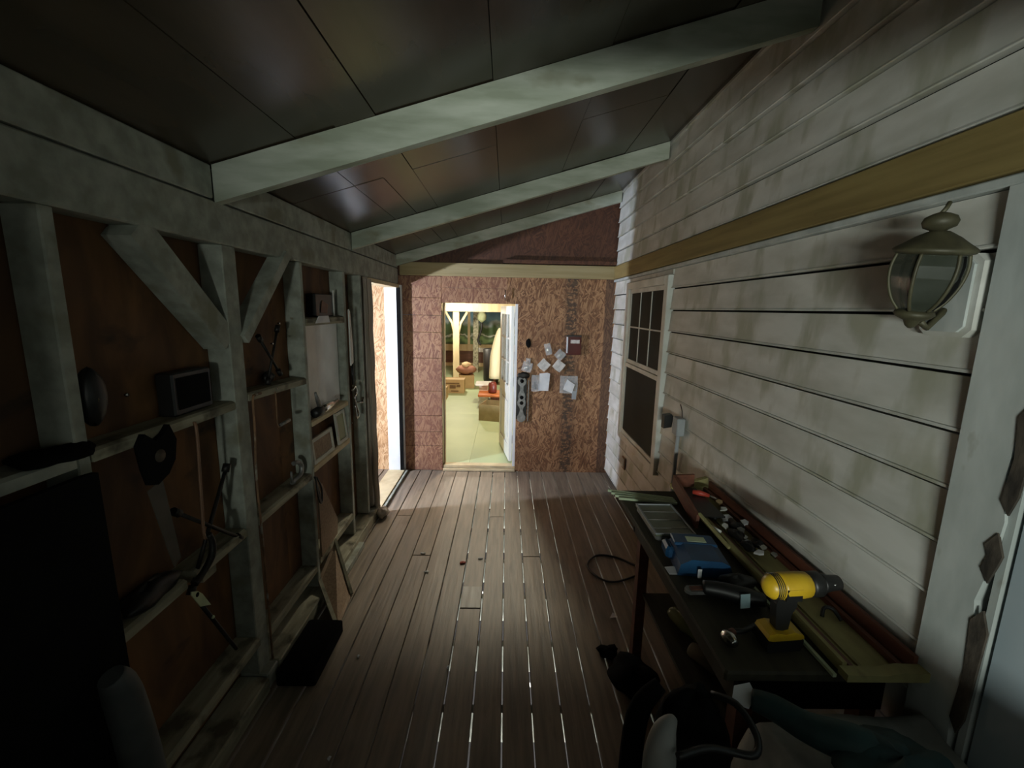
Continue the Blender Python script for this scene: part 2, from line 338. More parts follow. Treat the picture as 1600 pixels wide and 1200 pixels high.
B(-1.29, -1.15, 1.885, 1.98, .0, .088, b=.006).build('sill_plate', paint_wood, wl)
B(-1.29, -1.10, 2.62, 3.2, .003, .05, b=.004).build('floor_trim', paint_wood, wl)
# side doorway
d1 = struct('door_1', None)
B(-1.335, -1.175, 4.815, 4.855, .02, 2.10, b=.003).build('door_jamb', bright_white, d1, label='white far door jamb')
B(-1.20, -1.16, 4.80, 4.812, .02, 2.10).build('door_stop', flat_black, d1, label='black weather strip beside the jamb')
B(-1.19, -1.155, 4.856, 4.885, .0, 2.13).build('door_casing', bright_white, d1, label='white casing strip at the corner')
B(-1.335, -1.18, 3.80, 4.855, 2.10, 2.135).build('door_head', pale_lumber, d1)
B(-1.34, -1.15, 3.80, 4.81, .0, .03, b=.004).build('door_sill', pale_lumber, d1)
B(-1.15, -1.12, 3.78, 4.85, .0, .02, b=.004).build('floor_strip', paint_wood, d1)
ws = struct('wall_side_room', B(-3.6, -1.33, 4.9, 4.93, -.03, 2.6), osb_out)
struct('wall_side_room_far', B(-3.65, -3.6, 2.4, 4.95, -.03, 2.6), osb_out)

# ------------------------------------------------------------ back wall
wb = struct('wall_back', None)
zc = [0.0, .30, .47, .66, .95, 1.33, 1.62, 1.81, 2.0, 2.235]
for a, b_ in zip(zc[:-1], zc[1:]):
    j = rnd.uniform(0, .003)
    B(-1.33, -.725, 4.89+j, 4.93, a+.0015, b_-.0015, b=.003).build('strand_board_plank', osb_left, wb)
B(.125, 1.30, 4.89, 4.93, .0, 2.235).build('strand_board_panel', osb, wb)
B(-.723, -.005, 4.891, 4.93, 1.95, 2.11).build('strand_board_panel', osb_left, wb)
B(-.723, -.005, 4.891, 4.93, 2.113, 2.235).build('strand_board_panel', osb_left, wb)
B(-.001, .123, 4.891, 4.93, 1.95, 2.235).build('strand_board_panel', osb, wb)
B(-1.17, 1.22, 4.855, 4.889, 2.236, 2.375, b=.004).build('header_board', raw_lumber_x, wb, label='bare yellow lumber header')
B(-.05, 1.2, 4.86, 4.93, 2.385, 2.425).build('ledger_strip', osb_gable, wb)
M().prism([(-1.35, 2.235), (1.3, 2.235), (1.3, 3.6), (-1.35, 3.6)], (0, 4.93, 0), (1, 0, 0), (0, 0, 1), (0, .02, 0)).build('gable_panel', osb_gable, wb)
d2 = struct('door_2', None)
B(-.72, .125, 4.87, 4.96, .0, .028, b=.003).build('threshold', pale_lumber, d2)
B(-.72, .125, 4.90, 5.00, .03, .062, b=.003).build('threshold', pale_lumber, d2)
B(.095, .124, 4.895, 5.02, .062, 1.95).build('door_jamb', bright_white, d2)
B(-.723, -.70, 4.94, 5.02, .062, 1.95).build('door_jamb', pale_lumber, d2)
B(-.723, .124, 4.94, 5.02, 1.95, 1.98).build('door_head', pale_lumber, d2)

# ------------------------------------------------------------ ceiling and rafters
ce = struct('ceiling', None)
zcl = lambda x: 2.443+.2945*(x+1.19)
seams = [-1.40, -.85, -.69, -.53, -.07, .39, .85, 1.32]
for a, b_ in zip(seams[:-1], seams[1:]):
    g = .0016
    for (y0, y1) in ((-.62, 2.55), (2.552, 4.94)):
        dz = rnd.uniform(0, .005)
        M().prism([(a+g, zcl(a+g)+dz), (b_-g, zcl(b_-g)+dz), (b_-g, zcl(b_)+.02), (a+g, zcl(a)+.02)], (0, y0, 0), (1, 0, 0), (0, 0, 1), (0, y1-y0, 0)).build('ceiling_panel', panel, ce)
B(-1.5, 1.4, -.7, 4.93, 3.35, 3.4).build('roof_deck', flat_black, ce)
M().prism([(-1.45, zcl(-1.45)+.03), (1.32, zcl(1.32)+.03), (1.32, zcl(1.32)+.04), (-1.45, zcl(-1.45)+.04)], (0, -.65, 0), (1, 0, 0), (0, 0, 1), (0, 5.57, 0)).build('light_block_sheet', flat_black, ce)  # black sheet added above the panels to block light leaking through the seams
for yr, th, hh in ((.25, .045, .14), (1.87, .045, .145), (3.45, .045, .12), (4.80, .045, .115)):
    M().prism([(-1.19, zcl(-1.19)-hh), (1.185, zcl(1.185)-hh), (1.185, zcl(1.185)-.001), (-1.19, zcl(-1.19)-.001)], (0, yr, 0), (1, 0, 0), (0, 0, 1), (0, th, 0)).build('rafter', paint_wood_y, ce)
B(.10, 1.0, 1.862, 1.87, 2.74, 2.78).build('rafter_patch', paint_wood_y, ce) if False else None

# ------------------------------------------------------------ right wall: siding, board, window
wr = struct('wall_right', None)
B(1.215, 1.24, -.62, 4.93, -.03, 3.25).build('wall_sheathing', flat_black, wr)
def lap(y0, y1, zb, h=.155, m=siding):
    j = rnd.uniform(-.0015, .0015)
    M().prism([(1.2145, zb+.010), (1.186+j, zb+.010), (1.183+j, zb+.0135), (1.185+j, zb+.019), (1.190, zb+.0205), (1.200, zb+h), (1.2145, zb+h)],
              (0, y0, 0), (1, 0, 0), (0, 0, 1), (0, y1-y0, 0)).build('siding_board', m, wr)
zb = [2.060-.155*k for k in range(14)]
for k, z in enumerate(zb):
    h = .155 if k else .145
    if z < .02: h = .155 - (.02-z); z = .02
    if z+h > .64 and z < 2.16:
        lap(1.066, 3.19, z, h); lap(4.30, 4.885, z, h)
    else: lap(1.066, 4.885, z, h)
    if z < .64 < z+h: lap(3.191, 4.299, z, .637-z)
B(1.19, 1.2145, 3.191, 4.299, 2.168, 2.204).build('siding_board', siding, wr)
up = [2.375, 2.525, 2.670, 2.820, 2.970, 3.110]
cut = [9, 3.55, 3.05, 2.60, 3.3, 2.2]
for k, z in enumerate(up):
    if cut[k] < 5: lap(-.6, cut[k]-.001, z, .15); lap(cut[k]+.001, 4.885, z, .15)
    else: lap(-.6, 4.885, z, .15)
B(1.165, 1.21, -.6, 4.885, 2.236, 2.373, b=.004).build('ledger_board', raw_lumber, wr, label='long bare yellow lumber board')
B(1.172, 1.21, -.6, 4.885, 2.207, 2.232, b=.004).build('siding_channel', white_trim, wr)
# corner trim and near door
rot = mat('rotten_wood', (.075, .06, .045), (.02, .016, .012), (30, 30, 14), .95, .5)
M().prism([(1.066, .0), (1.066, 2.206), (.945, 2.206)] + [(.945-.012*math.sin(i*1.9)-rnd.uniform(0, .008), 2.2-.11*i) for i in range(1, 20)] + [(.945, 0)],
          (1.172, 0, 0), (0, 1, 0), (0, 0, 1), (.04, 0, 0)).build('corner_board', white_trim, wr, label='wide painted vertical trim with a ragged edge')
for z0, z1, y in ((1.95, 2.2, .93), (1.45, 1.72, .925), (1.27, 1.40, .935), (.85, 1.2, .93), (.2, .75, .93)):
    M().prism([(y, z0), (y+.02, z0+.03), (y+.012, (z0+z1)/2), (y+.022, z1-.04), (y, z1), (y-.018, z1-.05), (y-.012, z0+.05)], (1.168, 0, 0), (0, 1, 0), (0, 0, 1), (.006, 0, 0)).build('rotten_patch', rot, wr)
d3 = struct('door_3', None)
B(1.18, 1.212, .915, .932, 0, 1.85).build('door_jamb', white_trim, d3)
B(1.186, 1.212, -.2, .905, .01, 2.2).build('door_panel', door_paint, d3)
B(1.176, 1.185, -.05, .78, 1.25, 2.05, b=.004).build('raised_panel', door_paint, d3)
B(1.176, 1.185, -.05, .78, .2, 1.05, b=.004).build('raised_panel', door_paint, d3)
# window
w1 = struct('window_1', None)
sw = mat('sash_paint', (.66, .67, .64), (.50, .51, .47), (5, 5, 5), .6)
Y0, Y1, Z0, Z1 = 3.195, 4.30, .64, 2.165
for (a, b_, c, d_) in ((Y0, Y0+.075, Z0, Z1), (Y1-.075, Y1, Z0, Z1), (Y0+.076, Y1-.076, Z1-.065, Z1), (Y0+.076, Y1-.076, Z0, Z0+.065)):
    B(1.158, 1.214, a, b_, c, d_, b=.004).build('window_frame', sw, w1)
screen = mat('dark_window_screen', (.020, .022, .016), (.012, .014, .010), (3, 3, 3), .5, spec=.12)
for z0, z1, xo in ((1.41, 2.098, 1.180), (.707, 1.405, 1.170)):
    y0, y1 = Y0+.077, Y1-.077
    for (a, b_, c, d_) in ((y0, y0+.035, z0, z1), (y1-.035, y1, z0, z1), (y0+.036, y1-.036, z1-.035, z1), (y0+.036, y1-.036, z0, z0+.035)):
        B(xo, xo+.02, a, b_, c, d_).build('sash_rail', sw, w1)
    B(xo+.008, xo+.012, y0+.036, y1-.036, z0+.036, z1-.036).build('window_pane', screen, w1)
y0, y1 = Y0+.113, Y1-.113
for k in (1, 2): B(1.181, 1.187, y0+(y1-y0)*k/3-.006, y0+(y1-y0)*k/3+.006, 1.446, 2.062).build('muntin', sw, w1)
B(1.181, 1.187, y0, y1, 1.745, 1.757).build('muntin', sw, w1)
B(1.2045, 1.2135, Y0+.07, Y1-.07, Z0+.06, Z1-.06).build('dark_backing', dark_room, w1)  # dark board stands in for the unlit room behind the panes
# unseen front wall behind the camera, its opening shaped to cut the near light
wf = struct('wall_front', None)
B(-1.5, -.60, -.68, -.62, -.03, 3.3).build('wall_panel', ply, wf)
B(1.05, 1.3, -.68, -.62, -.03, 3.3).build('wall_panel', ply, wf)
B(-.60, 1.05, -.68, -.62, -.03, 1.26).build('wall_panel', ply, wf)
B(-.60, 1.05, -.68, -.62, 2.03, 3.3).build('wall_panel', ply, wf)

# ------------------------------------------------------------ far room
ff = struct('floor_far_room', None)
for i, (y0, y1) in enumerate(((4.965, 7.4), (7.4, 9.84), (9.84, 12.28), (12.28, 13.9))):
    for (x0, x1) in ((-3.6, -1.64), (-1.64, -.42), (-.42, .80), (.80, 1.9)):
        B(x0+.001, x1-.001, y0+.001, y1-.001, .02, .06).build('floor_sheet', green_floor, ff)
wfr = struct('wall_far_room', None)
B(-3.6, 1.9, 13.8, 13.85, .06, .55).build('brown_panelling', brown_panel, wfr)
B(-3.6, 1.9, 13.74, 13.85, .55, .76, b=.01).build('window_sill', pale_lumber, wfr)
B(-3.6, 1.9, 13.76, 13.8, .06, .17, b=.01).build('base_board', pale_lumber, wfr)
B(-3.6, 1.9, 13.8, 13.85, 1.84, 3.5).build('wall_panel', brown_panel, wfr)
for x0, x1 in ((-3.5, -1.22), (-1.14, 1.8)):
    B(x0, x1, 13.80, 13.82, .76, 1.84).build('landscape_panel', landscape, wfr, label='blue and green landscape panel standing in for the view in the opening')  # flat coloured panel stands in for the view through the opening
B(-1.22, -1.14, 13.74, 13.84, .76, 1.84).build('window_post', pale_lumber, wfr)
struct('wall_far_room_left', B(-3.65, -3.6, 4.94, 13.85, .0, 3.5), osb_out)
struct('wall_far_room_right', B(1.9, 1.95, 4.94, 13.85, .0, 3.5), osb_out)
struct('ceiling_far_room', B(-3.6, 1.9, 4.94, 13.85, 3.5, 3.54), brown_panel)
bm_ = struct('trim_1', None)
B(-3.5, 1.8, 11.25, 11.45, 1.80, 2.02, b=.01).build('beam', pale_lumber, bm_)
B(-3.5, 1.8, 13.3, 13.5, 1.86, 2.0, b=.01).build('beam', brown_panel, bm_)
def post(x, y, label, w_=.14):
    t = thing('wooden_post', label, 'post', (x, y, .06))
    B(x-w_/2, x+w_/2, y-w_/2, y+w_/2, .061, 1.79, b=.008).build('post_shaft', pale_lumber, t)
    for s in (-1, 1): M().tube([(x+s*.06, y, 1.25), (x+s*.11, y, 1.5), (x+s*.28, y, 1.79)], .035, 6).build('knee_brace', pale_lumber, t)
    return t
post(-1.30, 11.35, 'pale wooden post with curved braces seen at left through the far doorway', .16)
t = thing('wooden_post', 'darker thin post with a hanging cable, right of the pale braced post', 'post', (-.86, 12.5, .06))
B(-.95, -.80, 12.45, 12.6, .061, 1.85).build('post_shaft', shelf_wood, t)
M().tube([(-.78, 12.44, 1.83), (-.70, 12.42, 1.4), (-.80, 12.43, 1.0), (-.72, 12.42, .86)], .035, 6).build('cable', black, t)
M().lathe((-.70, 12.35, 1.50), [(.02, 0), (.12, .08), (.13, .2), (.07, .3), (.02, .32)], 12).build('lamp_shade', pale_green_paint, t, label='small pale oval lamp head')
one('wall_card', B(-.93, -.60, 13.725, 13.738, .52, .66), paper, 'small white card fixed to the wooden rail under the landscape panel', 'card')
def carton(name, cx, cy, w_, d_, h, z, ang, label, flap=True, m=card):
    t = thing(name, label, 'box', (cx, cy, z), 'cartons on the far room floor')
    piv = (cx, cy, 0)
    th = .012
    for a in ((cx-w_/2, cx+w_/2, cy-d_/2, cy-d_/2+th), (cx-w_/2, cx+w_/2, cy+d_/2-th, cy+d_/2), (cx-w_/2, cx-w_/2+th, cy-d_/2+th, cy+d_/2-th), (cx+w_/2-th, cx+w_/2, cy-d_/2+th, cy+d_/2-th)):
        B(*a, z+.001, z+h).rot(piv, ang).build('carton_side', m, t)
    B(cx-w_/2+th, cx+w_/2-th, cy-d_/2+th, cy+d_/2-th, z+.001, z+h*(.55 if flap else .97)).rot(piv, ang).build('contents', paper if flap else m, t)
    return t, piv, ang
c1, pv, an = carton('cardboard_carton', -1.13, 9.45, .46, .34, .30, .06, .0, 'brown cardboard carton with dark printing on the green floor', False)
for (a, b_, c, d_) in ((-1.21, -1.08, .17, .24), (-1.06, -.98, .20, .25), (-1.30, -1.0, .27, .29), (-1.18, -1.02, .10, .12)):
    B(a, b_, 9.27, 9.279, c, d_).build('print', card_print, c1)
carton('cardboard_carton', -.93, 10.15, .34, .5, .30, .06, .15, 'plain pale carton behind the printed one', False)
carton('cardboard_carton', -1.34, 8.75, .30, .3, .24, .06, 0, 'small carton cut by the left door jamb', False)
carton('cardboard_carton', -.18, 7.15, .42, .42, .27, .06, -.25, 'open carton with papers beside the open glazed door', True, mat('dull_carton', (.34, .28, .15), (.27, .22, .11), rough=.85))
t = thing('brown_bundle', 'brown and rust coloured bundle heaped on the pale carton', 'bundle', (-.93, 10.1, .365))
M().blob((-.93, 10.1, .47), (.24, .2, .11), seed=3).build('cloth', mat('rust_cloth', (.34, .16, .10), rough=.9), t)
M().blob((-.93, 10.1, .58), (.12, .14, .07), seed=4).build('cloth', card, t)
one('storage_lid', M().prism([(-.42, 0), (.10, 0), (.14, .05), (.10, .1), (-.42, .1), (-.46, .05)], (-.12, 8.2, .55), (1, 0, 0), (0, 1, .0), (0, 0, .03)).rot((0, 8.2, 0), 0), white_plastic, 'white plastic tub lid topping the stack beside the glazed door', 'lid') if False else None
t = thing('paper_stack', 'stack of white papers under the orange board in the far room', 'papers', (-.18, 8.0, .06))
for k in range(5): B(-.50+.01*(k % 2), -.32+.012*(k % 3), 7.9, 8.2, .061+k*.045, .061+k*.045+.041).build('paper_bundle', paper, t)
one('orange_board', B(-.50, .0, 7.75, 8.25, .30, .345, b=.008), orange, 'orange board lying on the white paper stack', 'board')
t = thing('storage_tub', 'white plastic tub lid on top of the orange board', 'lid', (-.3, 8.3, .35))
B(-.58, -.26, 8.1, 8.5, .44, .475, b=.012).build('lid', white_plastic, t); B(-.50, -.34, 8.15, 8.24, .346, .439).build('tub', white_plastic, t)
one('red_canister', M().lathe((-.24, 7.95, .346), [(.06, 0), (.08, .02), (.08, .16), (.06, .2), (.03, .21)], 16), mat('dark_red_tin', (.16, .03, .02), rough=.4), 'dark red canister against the tub near the glazed door', 'canister')
one('dark_crate', B(-.28, .05, 7.9, 8.2, .061, .297, b=.01), red_wood, 'dark reddish crate standing under the orange board', 'crate')
one('black_bin', M().lathe((-.36, 10.6, .06), [(.16, 0), (.19, .1), (.2, .85), (.17, .87)], 16), black, 'tall black bin standing behind the white sheet', 'bin')
pts = [(-.24, 9.0, .45), (-.22, 9.0, .9), (-.19, 9.0, 1.2), (-.15, 9.0, 1.42), (-.13, 9.0, 1.50)]
one('folded_parasol', M().tube(pts, [.11, .11, .08, .05, .02], 12), mat('cream_cloth', (.85, .82, .60), (.75, .72, .5), (14, 14, 3), .9, .2), 'tall cream folded parasol cloth beside the open glazed door', 'parasol')
one('cloth_stand', M().lathe((-.24, 9.0, .06), [(.12, 0), (.12, .03), (.03, .05), (.025, .385)], 12), red_wood, 'dark stand carrying the cream folded cloth', 'stand')
# open glazed door leaf
gd = thing('glazed_door', 'white nine-pane glazed door standing open into the far room', 'door', (.07, 5.05, .07))
DX = -.115
def dl(y0, y1, z0, z1, name, m, t=.04, off=0):   # pieces of leaf; leaf swings slightly left as it goes away
    o = M().box(.052+off, .052+off+t, 5.03+y0, 5.03+y1, z0, z1, b=.003).rot((.09, 5.03, 0), math.radians(9.5))
    return o.build(name, m, gd)
wdoor = mat('white_door_paint', (.74, .76, .74), (.66, .69, .66), (5, 5, 3), .45)
dl(0, .11, .075, 1.93, 'door_stile', wdoor); dl(.70, .80, .075, 1.93, 'door_stile', wdoor)
dl(.111, .699, 1.83, 1.93, 'door_rail', wdoor); dl(.111, .699, .86, .98, 'door_rail', wdoor); dl(.111, .699, .075, .24, 'door_rail', wdoor)
for k in (1, 2):
    dl(.11+.59*k/3-.011, .11+.59*k/3+.011, .981, 1.829, 'muntin', wdoor)
for z in (1.26, 1.545): dl(.111, .699, z-.01, z+.01, 'muntin', wdoor, .03, .005)
dl(.111, .699, .981, 1.829, 'glass_pane', glass, .005, .018)
dl(.111, .699, .241, .859, 'door_panel', wdoor, .02, .012); dl(.18, .63, .32, .78, 'raised_panel', wdoor, .008, .003)
M().blob((.0, 5.72, .98), (.03, .03, .03), 8, 0).build('door_knob', steel, gd); M().blob((.0, 5.72, 1.12), (.02, .02, .02), 8, 0).build('deadbolt', steel, gd)
for z in (.35, 1.05, 1.75): B(.088, .0945, 5.022, 5.06, z-.05, z+.05).build('hinge', dull_steel, gd)

# ------------------------------------------------------------ things on the back wall
YB = 4.889
def hang_nail(x, z, m=steel): return M().tube([(x, YB+.003, z), (x, YB-.03, z+.003)], .004, 6)
one('wall_hook', M().tube([(-.02, YB, 1.99), (-.02, YB-.04, 2.0), (-.02, YB-.04, 2.10)], .006, 6), steel, 'bright nail hook above the top right corner of the far doorway', 'hook')
def packet(x, z, w_, h, ang, label, m=clear, fill=steel, g='small packets pinned to the strand board'):
    t = thing('hardware_packet', label, 'packet', (x, YB-.02, z-h/2), g)
    poly = [(-w_/2, -h/2), (0, -h/2-.006), (w_/2, -h/2), (w_/2+.004, 0), (w_/2, h/2), (0, h/2-.004), (-w_/2, h/2)]
    M().prism(poly, (x, YB-.022, z), (1, 0, 0), (0, 0, 1), (0, .004, 0)).rot((x, YB, z), ang, 'Y').build('clear_bag', m, t)
    M().blob((x, YB-.014, z-h*.15), (w_*.30, .0065, h*.24), 6, .35, 5).build('contents', fill, t)
    M().tube([(x, YB+.002, z+h*.42), (x, YB-.03, z+h*.42)], .003, 5).build('pin', steel, t)
    return t
pk = mat('packet_paper', (.62, .60, .58), (.45, .43, .41), (30, 30, 30), .35, .3)
packet(.43, 1.28, .11, .11, math.radians(42), 'tilted square packet pinned to the strand board, left of the pair', pk)
packet(.60, 1.275, .11, .11, math.radians(38), 'tilted square packet pinned to the strand board, right of the pair', pk)
packet(.47, 1.46, .07, .13, math.radians(-14), 'narrow shiny clear packet above the left square packet')
packet(.61, 1.40, .10, .10, math.radians(40), 'clear packet with shiny metal just above the right square packet')
packet(.24, 1.255, .11, .11, math.radians(15), 'crumpled clear packet with brown content above the wrench board')
packet(.25, 1.32, .05, .07, math.radians(5), 'small brown-filled packet at top left of the packets', fill=rust)
packet(.34, 1.07, .09, .19, 0, 'clear blister packet hanging beside the white card', fill=black)
one('white_card', M().prism([(0, 0), (.115, 0), (.13, .2), (.10, .21), (.01, .2)], (.375, YB-.02, .98), (1, 0, 0), (0, 0, 1), (0, .006, 0)), paper, 'white card packet hanging right of the wrench board', 'card')
t = packet(.72, 1.06, .20, .20, 0, 'large clear bag with white papers pinned in the middle of the board')
M().prism([(0, 0), (.10, -.04), (.13, .06), (.04, .12)], (.66, YB-.03, 1.0), (1, 0, 0), (0, 0, 1), (0, .003, 0)).build('paper_slip', paper, t)
M().prism([(0, 0), (.05, .0), (.055, .09), (.0, .1)], (.76, YB-.027, .89), (1, 0, 0), (0, 0, 1), (0, .003, 0)).build('dark_slip', grey_plastic, t)
t = thing('red_case', 'dark red clear-fronted case hanging above the large clear bag', 'case', (.76, YB-.03, 1.4))
B(.67, .84, YB-.035, YB-.001, 1.40, 1.62, b=.006).build('case_body', mat('maroon', (.09, .018, .015), rough=.25), t)
B(.675, .69, YB-.040, YB-.036, 1.42, 1.60).build('white_edge', paper, t); B(.67, .84, YB-.04, YB-.036, 1.603, 1.62).build('case_lid', black, t)
B(.72, .82, YB-.038, YB-.036, 1.53, 1.57).build('label_strip', pk, t)
one('black_disc', M().blob((.25, YB-.006, 1.52), (.03, .006, .05), 6, .1), flat_black, 'small black oval mark disc on the board right of the far doorway top', 'disc')
# wrench board
t = thing('wrench_rack', 'grey flat wrenches on a dark backing strip beside the far doorway', 'wrench', (.19, YB-.02, .63))
B(.125, .245, YB-.012, YB-.001, .64, 1.14, b=.004).build('backing_strip', black, t)
B(.258, .268, YB-.02, YB-.001, .62, 1.10).build('side_rail', dull_steel, t)
prof = []
H_ = [(.0, .012), (.02, .045), (.06, .05), (.09, .03), (.14, .016), (.17, .022), (.20, .045), (.23, .05), (.27, .035), (.30, .042), (.33, .035), (.37, .018), (.42, .02), (.45, .045), (.48, .05), (.51, .035), (.53, .012)]
poly = [(-w_, h) for h, w_ in H_] + [(w_, h) for h, w_ in reversed(H_)]
M().prism(poly, (.187, YB-.024, .61), (1, 0, 0), (0, 0, 1), (0, .01, 0)).build('wrench_body', dull_steel, t)
for z in (1.09, .835, .90): M().lathe((.187, YB-.0265, z), [(.022, 0), (.022, .002)], 12, (0, 1, 0)).build('wrench_hole', flat_black, t)
M().blob((.205, YB-.02, 1.155), (.07, .02, .035), 8, .2).build('wrench_head', dark_steel, t)

# ------------------------------------------------------------ lantern on the right wall
lx, ly = 1.075, 1.125
ln = thing('wall_lantern', 'bronze carriage lantern with curved clear glass on the white siding', 'lantern', (1.19, 1.13, 1.86))
def LN(m, name, mt, **k): return m.rot((lx, ly, 2.06), math.radians(9), 'X').build(name, mt, ln, **k)
M().prism([(-.07, .02), (-.05, 0), (.05, 0), (.07, .02), (.07, .19), (.05, .21), (-.05, .21), (-.07, .19)], (1.168, 1.155, 1.850), (0, 1, 0), (0, 0, 1), (.03, 0, 0)).build('mounting_block', siding, ln, label='pale wooden mounting block')
M().prism([(-.055, .015), (-.04, 0), (.04, 0), (.055, .015), (.055, .17), (.04, .185), (-.04, .185), (-.055, .17)], (1.160, 1.155, 1.863), (0, 1, 0), (0, 0, 1), (.0075, 0, 0)).build('back_plate', white_trim, ln)
LN(M().lathe((lx, ly, 0), [(.004, 1.868), (.012, 1.875), (.018, 1.888), (.036, 1.897), (.043, 1.905), (.040, 1.914), (.02, 1.918)], 24), 'lower_cup', bronze)
M().tube([(lx+.02, ly+.025, 1.89), (1.12, ly+.03, 1.872), (1.162, ly+.03, 1.92)], .009, 8).build('bracket_arm', bronze, ln)
gp = [(.036, 1.916), (.054, 1.94), (.067, 1.97), (.074, 2.0), (.075, 2.03), (.070, 2.058)]
for k in range(6):
    a0 = math.pi/6+k*math.pi/3; a1 = a0+math.pi/3; vs = []
    for r_, z in gp:
        for a in (a0, a1): vs.append((lx+r_*math.cos(a), ly+r_*math.sin(a), z))
    fs = [(2*i, 2*i+1, 2*i+3, 2*i+2) for i in range(len(gp)-1)]
    n = len(vs); vs2 = [(lx+(v[0]-lx)*.96, ly+(v[1]-ly)*.96, v[2]) for v in vs]
    LN(M().add(vs+vs2, fs+[tuple(reversed([i+n for i in q])) for q in fs], False), 'glass_pane', lamp_glass)
    LN(M().tube([(lx+r_*math.cos(a0), ly+r_*math.sin(a0), z) for r_, z in gp], .0042, 6), 'rib', bronze)
LN(M().lathe((lx, ly, 0), [(.068, 2.056), (.078, 2.060), (.083, 2.067), (.078, 2.073), (.062, 2.084), (.044, 2.098), (.027, 2.108), (.018, 2.113)], 24), 'cap', bronze)
M().lathe((lx, ly-.004, 0), [(.012, 2.110), (.018, 2.115), (.032, 2.122), (.036, 2.134), (.031, 2.146), (.018, 2.153), (.006, 2.157)], 20).build('finial', bronze, ln)
M().tube([(lx, ly-.004, 2.155), (lx+.010, ly-.004, 2.168), (lx+.016, ly-.004, 2.182)], .005, 6).build('hook', bronze, ln)
LN(M().lathe((lx+.012, ly-.010, 0), [(.020, 1.918), (.036, 1.94), (.050, 1.98), (.052, 2.03), (.048, 2.054)], 16), 'inner_reflector', flat_black, label='black inner reflector of the lantern')
# outlet with conduit
ob = thing('outlet_box', 'grey weatherproof outlet box with open lid on the siding', 'outlet', (1.16, 2.85, .7))
B(1.13, 1.184, 2.74, 2.83, 1.09, 1.21, b=.006).build('box_body', grey_plastic, ob)
M().prism([(0, 0), (.055, .01), (.06, .085), (.05, .10), (0, .09)], (1.09, 2.87, 1.11), (1, 0, 0), (0, 0, 1), (0, .05, 0)).build('box_lid', black, ob, label='dark open lid')
M().tube([(1.165, 2.80, 1.09), (1.165, 2.81, .9), (1.165, 2.82, .3), (1.165, 2.82, .02)], .014, 8).build('conduit', grey_plastic, ob)
M().tube([(1.175, 2.78, 1.21), (1.178, 2.80, 1.25), (1.176, 2.83, 1.29)], .003, 5).build('wire', dark_steel, ob)
ol = thing('wall_outlet', 'small framed outlet plate low on the siding below the window', 'outlet', (1.18, 4.08, .36))
B(1.176, 1.186, 4.03, 4.13, .36, .48, b=.004).build('plate_rim', rust, ol); B(1.172, 1.1755, 4.045, 4.115, .375, .465).build('plate', white_trim, ol)

# ------------------------------------------------------------ workbench table
tb = thing('work_table', 'dark wooden work table against the white siding', 'table', (.9, 1.6, 0))
B(.635, 1.165, 1.06, 2.31, .868, .90, b=.006).build('table_top', table_wood, tb)
B(.70, 1.14, 1.10, 1.12, .74, .867).build('apron', flat_black, tb); B(.70, 1.14, 2.13, 2.15, .74, .867).build('apron', flat_black, tb)
B(.70, .72, 1.121, 2.129, .74, .867).build('apron', table_wood, tb); B(1.12, 1.14, 1.121, 2.129, .74, .867).build('apron', table_wood, tb)
for (a, b_) in ((.70, 2.085), (1.08, 2.085), (.70, 1.125), (1.08, 1.125)):
    M().prism([(0, 0), (.05, 0), (.05, .05), (0, .05)], (a+.021, b_, .0), (1, 0, 0), (0, 1, 0), (0, 0, .739)).build('leg', red_wood, tb)
B(.75, 1.13, 1.18, 2.08, .40, .42).build('lower_shelf', table_wood, tb)
# tray / old drawer front along the wall
tr = thing('wooden_tray', 'long shallow old wooden tray with yellow paint along the wall', 'tray', (1.07, 1.65, .901))
B(.965, 1.168, 1.05, 2.30, .902, .912).build('tray_bottom', yellow_paint, tr)
B(.955, .968, 1.05, 2.30, .913, .945).build('tray_side', yellow_paint, tr); B(1.155, 1.168, 1.05, 2.30, .913, .965).build('tray_side', red_wood, tr)
M().prism([(.945, 0), (1.21, .0), (1.205, .026), (1.10, .03), (1.05, .02), (.945, .022)], (0, 1.015, .915), (1, 0, 0), (0, 0, 1), (0, .034, 0)).build('tray_end', yellow_paint, tr)
M().prism([(.95, 0), (1.16, .0), (1.15, .07), (1.08, .05), (1.0, .03), (.95, .025)], (0, 2.302, .913), (1, 0, 0), (0, 0, 1), (0, .03, 0)).build('tray_end', yellow_paint, tr)
B(.990, 1.002, 1.052, 2.298, .9125, .922).build('slat', red_wood, tr); B(1.02, 1.03, 1.052, 2.0, .9125, .918).build('slat', yellow_paint, tr)
B(1.125, 1.14, 1.052, 2.298, .9125, .93).build('slat', red_wood, tr)
one('thin_stick', M().bar((.935, 1.045, .907), (.925, 1.50, .907), .010, .010), mint, 'thin pale stick along the edge of the wooden tray beside the drill', 'stick')
for i in range(4):
    one('wood_strip', M().bar((.585+.012*i, 2.29-.034*i, .9065), (.915, 2.19-.018*i, .9065), .012, .012), mint,
        ['pale mint wood strip across the table far end, farthest one', 'pale mint wood strip, second from the wall end of the row',
         'pale mint wood strip, third across the table end', 'pale mint wood strip nearest the parts case'][i], 'wood strip', 'mint strips across the table end')
rb = thing('red_crate', 'dark red open box lying at the far end of the table', 'box', (1.0, 2.1, .905))
M().bar((.93, 2.24, .99), (.90, 1.86, .945), .014, .07).build('box_side', red_wood, rb)
M().bar((.93, 2.245, .985), (1.05, 2.262, .985), .014, .07).build('box_side', red_wood, rb)
B(.93, 1.05, 1.9, 2.23, .9455, .952).build('box_bottom', black, rb)
M().bar((.905, 1.86, .985), (.93, 1.63, .95), .01, .012).build('slat', yellow_paint, rb)
gc = thing('parts_case', 'flat grey see-through parts case with a lid', 'case', (.75, 1.9, .901))
